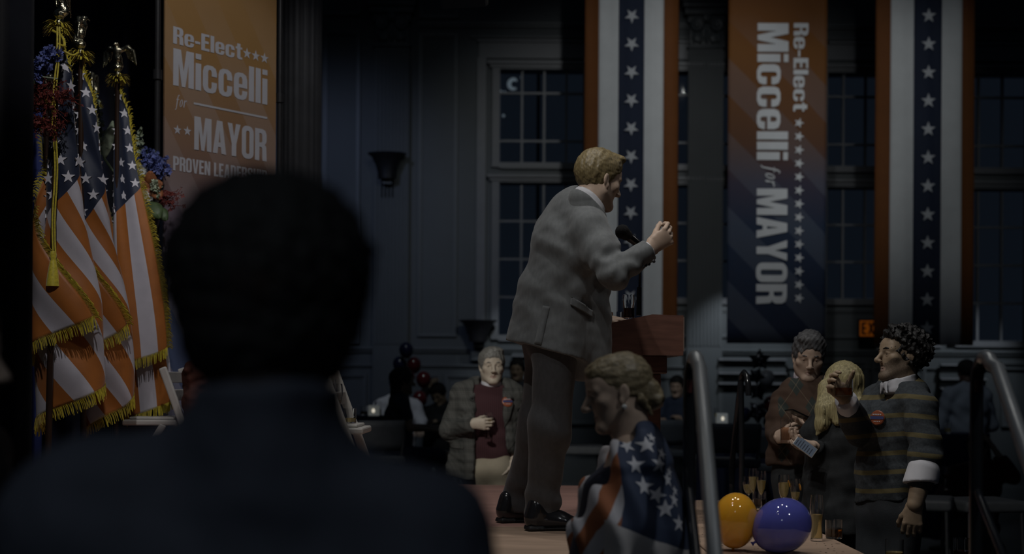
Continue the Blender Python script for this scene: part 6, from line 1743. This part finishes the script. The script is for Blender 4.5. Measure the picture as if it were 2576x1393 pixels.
def candle(c, s, lab):
    e = empty('candle_holder', tuple(c), lab, 'candle', 'square frosted candle holders')
    MB().box(c+V(-s, -s, .002), c+V(s, s, 2*s), bev=.006).build('glass_cube', m_fro, e)
    F = Field(); F.ell(c+V(0, -s-.004, s), V(.016, .004, .022)); F.build('flame_glow', .004, m_flame, e)
candle(V(P(940, 1040, 13.1)[0], 13.12, t1[2]+.002), .050, 'glowing square candle holder on the left cocktail table')
candle(V(P(1817, 1040, 13.1)[0], 13.12, t2[2]+.002), .050, 'glowing square candle holder on the right cocktail table')
glass('tumbler', V(P(950, 1040, 13.25)[0], 13.27, t1[2]+.002), .135, .032, 'glass behind the candle on the left cocktail table', .4, m_champ, 'glasses on the back tables')
glass('tumbler', V(P(915, 1040, 13.3)[0], 13.32, t1[2]+.002), .09, .035, 'dark tumbler left of the candle on the left table', .4, m_cola, 'glasses on the back tables')
glass('flute', V(P(1802, 1040, 13.15)[0], 13.16, t2[2]+.002), .15, .020, 'slim glass left of the candle on the right cocktail table', .4, m_champ, 'glasses on the back tables')
glass('tumbler', V(P(2382, 1060, 12.8)[0], 12.78, t3[2]+.002), .105, .030, 'glass on the table in front of the man in the white shirt', .4, m_champ, 'glasses on the back tables')

# ---- phones
def phone(c, X, Y, w0, h0, lab, screen):
    X, Y = unit(X), unit(Y); Y = unit(Y-X*(X@Y)); N = np.cross(X, Y); RR = np.stack([X, Y, N], 1)
    e = empty('phone', tuple(c), lab, 'phone')
    MB().box((-w0/2, -h0/2, -.004), (w0/2, h0/2, .004), bev=.003, R=RR).build('case', screen[0], e)
    for v in e.children[0].data.vertices: v.co += Vector(c)
    MB().poly([(rect(-w0*.46, -h0*.46, w0*.46, h0*.46), [])], c+N*.0046, X, Y).build('screen', screen[1], e)
    if len(screen) > 2:
        for i in range(7): MB().poly([(rect(-w0*.38, h0*(.36-.115*i), w0*(.1+.28*((i*37) % 5)/5), h0*(.40-.115*i)), [])], c+N*.005, X, Y).build('text_line', screen[2], e)
m_phb = mat('black_phone', (.008, .008, .009), .2, 0); m_scr = mat('phone_screen_lit', (.05, .06, .08), .2, 0, emis=(.5, .62, .8), estr=.05); m_scl = mat('phone_text_line', (.05, .06, .08), .3, 0)
m_cs = mat('pale_phone_case', (.45, .42, .38), .3, .05)
phone(P(2010, 1043, d4-.40), V(-.25, .55, -.05), V(-.8, -.35, .35), .070, .140, 'black phone in the hand of the man in the argyle sweater', (m_phb, m_phb))
phone(P(2025, 1123, d5-.20), V(.62, .35, .75), V(-.75, .15, .66), (.058), .118, 'phone with a lit screen held by the blonde woman', (m_cs, m_scr, m_scl))

# ---- confetti on the stage floor
cb = MB(); r_ = random.Random(5)
for i in range(420):
    x = r_.uniform(.55, 1.38); y = r_.uniform(4.8, 7.7); a = r_.uniform(0, 6.28); s = r_.uniform(.004, .012); t = r_.uniform(.15, .4)
    c, n = V(x, y, ZS+.001+r_.uniform(0, .001)), (math.cos(a), math.sin(a))
    cb.add([c+V(n[0]*s, n[1]*s, 0), c+V(-n[1]*s*t, n[0]*s*t, .001), c-V(n[0]*s, n[1]*s, 0), c-V(-n[1]*s*t, n[0]*s*t, -.001)], [(0, 1, 2, 3)])
cb.build('confetti', mat('dark_confetti', (.04, .02, .015), .7, .2), label='dark flecks of confetti strewn over the tan stage floor', cat='confetti', kind='stuff')

# ---- flower arrangements behind the flags
m_fb = mat('blue_delphinium', (.11, .14, .36), .6, .4, 60); m_fwh = mat('white_hydrangea', (.52, .54, .52), .6, .15, 60)
m_ffr = mat('dark_red_amaranth', (.14, .022, .016), .7, .4, 60); m_fgr = mat('leaf_green', (.055, .085, .035), .5, .3, 30); m_fpg = mat('pale_green_snapdragon', (.36, .42, .30), .6, .2, 40)
m_frs = mat('rust_leaf', (.24, .085, .03), .6, .3, 40)
def blossom(b, c, s, r, n=5, mi=0):
    ax = unit(V(r.uniform(-1, 1), r.uniform(-1, .3), r.uniform(-.3, 1))); X = unit(np.cross(ax, V(.3, .5, .8))); Y = np.cross(ax, X)
    for i in range(n):
        a = 2*math.pi*i/n; d = X*math.cos(a)+Y*math.sin(a); t = -X*math.sin(a)+Y*math.cos(a)
        b.add([c, c+d*s*.6+t*s*.38+ax*s*.25, c+d*s*1.05+ax*s*.3, c+d*s*.6-t*s*.38+ax*s*.25], [(0, 1, 2, 3)], mi)
def spike(e, name, base, tip, w0, n, s, m, seed):
    r = random.Random(seed); b = MB(); b.tube([base, lerp(base, tip, .98)], .004, 6, 1)
    for i in range(n):
        t = i/n; p = lerp(base, tip, .15+.85*t); o = unit(V(r.uniform(-1, 1), r.uniform(-1, 1), r.uniform(-.3, .3)))*w0*(1-.75*t)
        blossom(b, p+o, s*(1-.55*t), r)
    b.build(name, [m, m_fgr], e)
def cluster(e, name, c, R_, n, s, m, seed):
    r = random.Random(seed); b = MB()
    for i in range(n):
        d = unit(V(r.gauss(0, 1), r.gauss(0, 1), r.gauss(0, 1))); blossom(b, c+d*R_*r.uniform(.75, 1), s, r)
    b.build(name, m, e)
def branch(e, base, tip, n, m, seed, name='amaranth_branch'):
    r = random.Random(seed); b = MB(); mid = lerp(base, tip, .5)+V(0, 0, .03); pts = [base, mid, tip]; b.tube(pts, [.005, .004, .002], 6)
    for i in range(n):
        t = r.random(); p = lerp(lerp(base, mid, t), lerp(mid, tip, t), t); q = p+V(r.gauss(0, .028), r.gauss(0, .025), r.gauss(0, .022))
        b.tube([p, q], .0015, 4); blossom(b, q, r.uniform(.008, .016), r, 4)
    b.build(name, m, e)
def leaf(e, c, d, L, w0, m, name='leaf'):
    d = unit(d); s = unit(np.cross(d, V(.2, -1, .3))); n = np.cross(s, d); b = MB()
    b.grid(lambda u, v: c+d*L*u+s*w0*math.sin(math.pi*min(1, u*.9+.06))*(v-.5)*2+n*(.25*L*u*(1-u)-abs(v-.5)*w0*.5), 8, 4); o = b.build(name, m, e, smooth=True)
    md = o.modifiers.new('t', 'SOLIDIFY'); md.thickness = .0012
m_vase = mat('dark_urn', (.03, .03, .034), .4, .1)
def arrangement(px, pyv, d, lab):
    q = P(px, pyv, d); e = empty('flower_arrangement', (q[0], d, ZS), lab, 'flowers', 'tall flower arrangements on pedestals')
    MB().box((q[0]-.13, d-.13, ZS), (q[0]+.13, d+.13, q[2]-.25), bev=.01).build('pedestal', m_vase, e)
    MB().lathe([(0, -.25), (.07, -.25), (.05, -.22), (.09, -.12), (.12, -.02), (.11, 0), (0, -.01)], q, 20).build('urn', m_vase, e, smooth=True)
    return e, q
dr = 7.75
e, q0 = arrangement(355, 520, dr, 'flowers with blue delphinium and white hydrangea beside the orange banner')
def B2(px, py, dd=0): return P(px, py, dr+dd)
spike(e, 'snapdragon', B2(345, 400), B2(354, 320), .028, 44, .020, m_fpg, 1); spike(e, 'delphinium', B2(375, 470), B2(352, 345, .05), .035, 40, .020, m_fb, 2)
for i, (a, c) in enumerate((((372, 440), (392, 378)), ((372, 450), (418, 395)), ((365, 420), (372, 372)))): spike(e, 'delphinium', B2(*a), B2(*c), .048, 60, .022, m_fb, 10+i)
cluster(e, 'delphinium', B2(385, 410, -.05), .055, 80, .018, m_fb, 21); cluster(e, 'delphinium', B2(405, 430, -.04), .05, 70, .018, m_fb, 22)
cluster(e, 'hydrangea', B2(348, 436, -.05), .055, 90, .017, m_fwh, 31); cluster(e, 'hydrangea', B2(372, 505, -.05), .062, 110, .016, m_fwh, 32); cluster(e, 'hydrangea', B2(390, 468, -.08), .030, 40, .014, m_fpg, 33); cluster(e, 'hydrangea', B2(358, 480, -.03), .05, 80, .016, m_fwh, 35)
spike(e, 'snapdragon', B2(392, 455, -.08), B2(398, 500, -.1), .02, 24, .014, m_fpg, 34)
for i, t in enumerate(((448, 490), (440, 520), (410, 515), (425, 500))): branch(e, B2(385, 495), B2(*t, -.05), 34, m_ffr, 40+i)
for i in range(7): leaf(e, B2(372+4*i % 17, 470, -.06), V(math.cos(i*1.3), -.4, math.sin(i*1.3)), .09, .035, m_frs)
leaf(e, B2(372, 505, -.1), V(.6, -.4, -.75), .14, .05, m_fgr); leaf(e, B2(390, 520, -.06), V(.5, -.3, -.5), .12, .04, m_fgr)
spike(e, 'snapdragon', B2(262, 400, .0), B2(246, 250, .02), .030, 60, .022, m_fpg, 51); spike(e, 'snapdragon', B2(255, 380, .0), B2(242, 225, .05), .014, 30, .013, m_fpg, 52); leaf(e, B2(262, 400), V(.25, -.1, 1), .22, .03, m_fpg, 'tall_leaf')
for t in ((262, 400), (255, 385)): MB().tube([B2(*t), B2(320, 480), q0+V(0, 0, -.02)], .004, 6).build('stem', m_fgr, e)
dr = 6.33
e, q0 = arrangement(-40, 300, 6.36, 'flowers with dark red branches and blue delphinium against the black curtain')
for i, (a, c) in enumerate((((95, 190), (118, 120)), ((85, 220), (90, 150)), ((100, 180), (140, 128)))): spike(e, 'delphinium', B2(*a), B2(*c), .035, 40, .024, m_fb, 60+i)
cluster(e, 'delphinium', B2(135, 135), .035, 36, .018, m_fb, 66); cluster(e, 'delphinium', B2(92, 170), .035, 36, .018, m_fb, 67)
for i, (a, c) in enumerate((((60, 260), (190, 250)), ((60, 250), (170, 235)), ((60, 270), (150, 280)), ((60, 240), (130, 215)), ((60, 290), (110, 265)), ((60, 320), (155, 325)), ((60, 315), (140, 335)), ((60, 300), (110, 310)))): branch(e, B2(*a), B2(*c), 62, m_ffr, 70+i)
MB().tube([B2(75, 155), B2(100, 145), B2(110, 150)], .003, 6).build('stem', m_fpg, e); MB().tube([B2(80, 205), B2(105, 193), B2(145, 198)], .003, 6).build('stem', m_fpg, e)
for k in range(3): MB().tube([B2(60, 250+20*k), q0+V(0, 0, -.02)], .005, 6).build('stem', m_fgr, e)

# ---- black stage lamp hanging at the top edge
q = P(1165, -22, 9.0); e = empty('hanging_stage_lamp', tuple(q), 'black stage lamp hanging at the top edge of the picture', 'lamp')
MB().box((q[0]-.16, 8.8, q[2]-.06), (q[0]+.16, 9.2, q[2]+.16), bev=.02, R=Ry(-.08), c=q).build('housing', m_sconce, e)
MB().tube([q+V(0, 0, .1), V(q[0], 9.0, 6.9)], .015, 10).build('hanger', m_sconce, e, smooth=True)
MB().tube([V(-4, 9.0, 6.9), V(8, 9.0, 6.9)], .03, 14).build('lighting_pipe', m_sconce, e, smooth=True)

# ================================================================== PEOPLE AT THE BACK
def back_person(label, J, yaw, pitch, skin, top_m, leg_m, hair_m, hair='short', hands=True, roll=0, sleeve=1.0, tdim=None, skirt=False, zf=0, arms_skin=False, long_=0):
    p = new_person(label, J, zf, None); R = facing(yaw, pitch, roll); sc = 1.0
    hs = []
    for s in 'LR': hs.append(dict(w_=J['wr'+s], fdir=unit(J['wr'+s]-J['el'+s]), pn=V(0, .3, -1) if abs(unit(J['wr'+s]-J['el'+s])[2]) < .9 else J['r']*(1 if s == 'L' else -1), right=s == 'R', curl=(.5, .6, .4)))
    T = make_body(p, J, skin, J['hd'], R, sc, lod=1, hands=hs)
    brows(p, T, hair_m, sc, .0036)
    F = hair_short(T, R, sc, .012, .014, .055, -.05, .006, .004, 150, 3, .5)
    if long_:
        F.p = [q for q in F.p if q[0] != 'p']; F.ecap(T(0, -.05, .02), T(0, -.075, -long_), (.085, .06), (.08, .04), R@V(1, 0, 0), .03)
    F.build('hair', .006, hair_m, p)
    td = tdim or (.18, .115, .165, .12, .17, .125)
    F = Field(); torso(F, J, .014, *td, .05, .06)
    for s in 'LR': arm(F, J, s, (.072, .062, .045), .03, t1=(.94 if sleeve >= 1 else 0)) if sleeve > .3 else F.cap(J['sh'+s], lerp(J['sh'+s], J['el'+s], .45), .068, .062, .03)
    F.cap(T(0, -.02, -.15), T(0, -.018, -.105), .078, .068, .02)
    F.plane(T(0, 0, -.102), R@V(0, .35, 1)) if pitch < 20 else None
    F.disp = wrinkle(.006, 26, int(abs(J['pe'][0])*100) % 97); F.build('top' if not skirt else 'dress', .011, top_m, p)
    F = Field(); legs(F, J, (.10, .08, .062), 0, .05, .97, .17, .125)
    if skirt:
        F = Field(); F.ecap(J['wa'], J['pe'], (.14, .11), (.18, .14), J['r'], .05)
        for s in 'LR': F.cap(J['hi'+s], lerp(J['hi'+s], J['kn'+s], .85), .10, .09, .06)
        F.build('skirt', .012, leg_m, p)
        F = Field(); [F.cap(lerp(J['hi'+s], J['kn'+s], .6), J['kn'+s], .075, .062, .02).cap(J['kn'+s], J['an'+s], .058, .036, .02) for s in 'LR']; F.build('legs', .012, skin, p)
    else: F.disp = wrinkle(.006, 24, 4); F.build('trousers', .012, leg_m, p)
    for s in 'LR':
        a = J['an'+s]; shoe(p, V(a[0], a[1], 0)-J['f']*.06, V(a[0], a[1], 0)+J['f']*.2, m_shoe, max(0.001, a[2]-.085), .042)
    return p, T
x_ = lambda px, d: P(px, 960, d)[0]
m_slate = mat('slate_shirt', (.05, .055, .065), .85, .1, 16); m_pale = mat('pale_blue_shirt', (.30, .34, .40), .8, .06, 16, .1, 120); m_dkred = mat('dark_red_top', (.045, .010, .012), .85, .1, 16)
m_navysuit = mat('navy_suit', (.030, .045, .085), .8, .1, 20); m_ddress = mat('dusky_blue_dress', (.035, .042, .075), .8, .12, 20); m_hair_br = mat('brown_hair', (.035, .024, .018), .5, .3, 120, .4, 300)
J = skel(x_(1005, 12.8), 12.8, 0, 1.66, 10, seat=zz_at(962, 12.8)-.78, arms={'elR': (.22, .08, 1.12), 'wrR': (.10, .29, 1.10), 'elL': (-.22, .06, 1.12), 'wrL': (-.06, .30, 1.12)})
back_person('woman in a dark blue dress sitting in profile at the back left', J, 20, 0, m_skin_t, m_ddress, m_ddress, m_hair_br, sleeve=.2, skirt=True, long_=.12, tdim=(.16, .105, .135, .10, .16, .12))
J = skel(x_(1000, 14.7), 14.7, 0, 1.75, -80, seat=zz_at(975, 14.7)-.80, arms={'elR': (.25, .1, 1.12), 'wrR': (.1, .25, 1.1), 'elL': (-.25, .08, 1.12), 'wrL': (-.22, .30, 1.05)})
back_person('person in a white shirt sitting behind the woman in the dark dress', J, -80, 5, m_skin, m_shirt, m_dktr, m_hair_br)
J = skel(x_(1105, 15.8), 15.8, 0, 1.75, -100, seat=zz_at(998, 15.8)-.80, arms={'elR': (.27, .16, 1.22), 'wrR': (.10, .12, 1.48), 'elL': (-.25, .12, 1.10), 'wrL': (-.05, .28, 1.1)})
back_person('man in dark clothes sitting with a hand to his head by the balloons', J, -110, 25, m_skin_t, m_blk, m_dktr, m_hair_k, roll=8)
J = skel(x_(1300, 15.3), 15.3, 0, 1.80, -85); back_person('man in a slate shirt standing in the dark behind the plaid jacket', J, -100, 0, m_skin_t, m_slate, m_dktr, m_hair_k)
J = skel(x_(1705, 15.9), 15.9, 0, 1.76, -115, seat=zz_at(978, 15.9)-.79, arms={'elR': (.26, .10, 1.12), 'wrR': (-.02, .27, 1.16), 'elL': (-.26, .10, 1.12), 'wrL': (.04, .29, 1.13)})
back_person('bearded man in a navy suit sitting with crossed arms at the back', J, -108, 4, m_skin, m_navysuit, m_dktr, m_hair_k)
J = skel(x_(2434, 14.4), 14.4, 0, 1.80, 98, arms={'elR': (.30, .04, 1.12), 'wrR': (.25, .22, 1.05), 'elL': (-.29, .02, 1.12), 'wrL': (-.20, .24, 1.08)})
back_person('man in a pale shirt standing with his back turned at the right', J, 98, 6, m_skin_d, m_pale, m_blk, m_hair_k, tdim=(.20, .12, .18, .125, .18, .125))
zs_ = zz_at(1128, 11.9)-.76
J = skel(x_(2458, 11.9), 11.9, 0, 1.66, -115, seat=zs_, lean=-.15, arms={'elR': (.26, .10, zs_+.38), 'wrR': (.28, .36, zs_+.36), 'elL': (-.30, .0, zs_+.55), 'wrL': (-.14, .04, zs_+.80)})
J['anL'][2] = J['anR'][2] = .09; J['knL'][2] = J['knR'][2] = max(.3, zs_+.05)
back_person('woman in a dark red top sitting low with her hand behind her head', J, -130, -12, m_skin_t, m_dkred, m_blk, m_hair_k, long_=.1, roll=12)
# low stool under her
q = J['pe']; e = empty('ottoman', (q[0], q[1], 0), 'low dark ottoman under the woman in dark red', 'ottoman')
MB().lathe([(0, 0), (.22, 0), (.24, .03), (.24, max(.1, zs_-.06)), (.22, max(.12, zs_-.03)), (0, max(.12, zs_-.03))], (q[0], q[1], 0), 28).build('cushion', m_blk, e, smooth=True)
# person cut by the left edge of the picture
J = skel(P(-150, 960, 2.6)[0], 2.6, 0, 1.74, 5); J['hd'] = P(-138, 905, 2.62)
back_person('person in black at the left edge, only the tip of the face in the frame', J, 2, 2, m_skin, m_blk, m_blk, m_hair_k)
# stools under the seated people at the back
for px, d, py, lab in ((1003, 12.8, 0, 'stool under the woman in the dark blue dress'), (1000, 14.75, 0, 'stool under the person in the white shirt'), (1105, 15.85, 0, 'stool under the man with a hand to his head'), (1707, 15.95, 0, 'stool under the bearded man in the navy suit')):
    bz = {1003: zz_at(962, 12.8)-.78, 1000: zz_at(975, 14.7)-.80, 1105: zz_at(998, 15.8)-.80, 1707: zz_at(978, 15.9)-.79}[px]
    q = V(x_(px, d), d, 0); bar_stool(q, {1003: 10, 1000: -80, 1105: -100, 1707: -115}[px], bz-.02, lab)
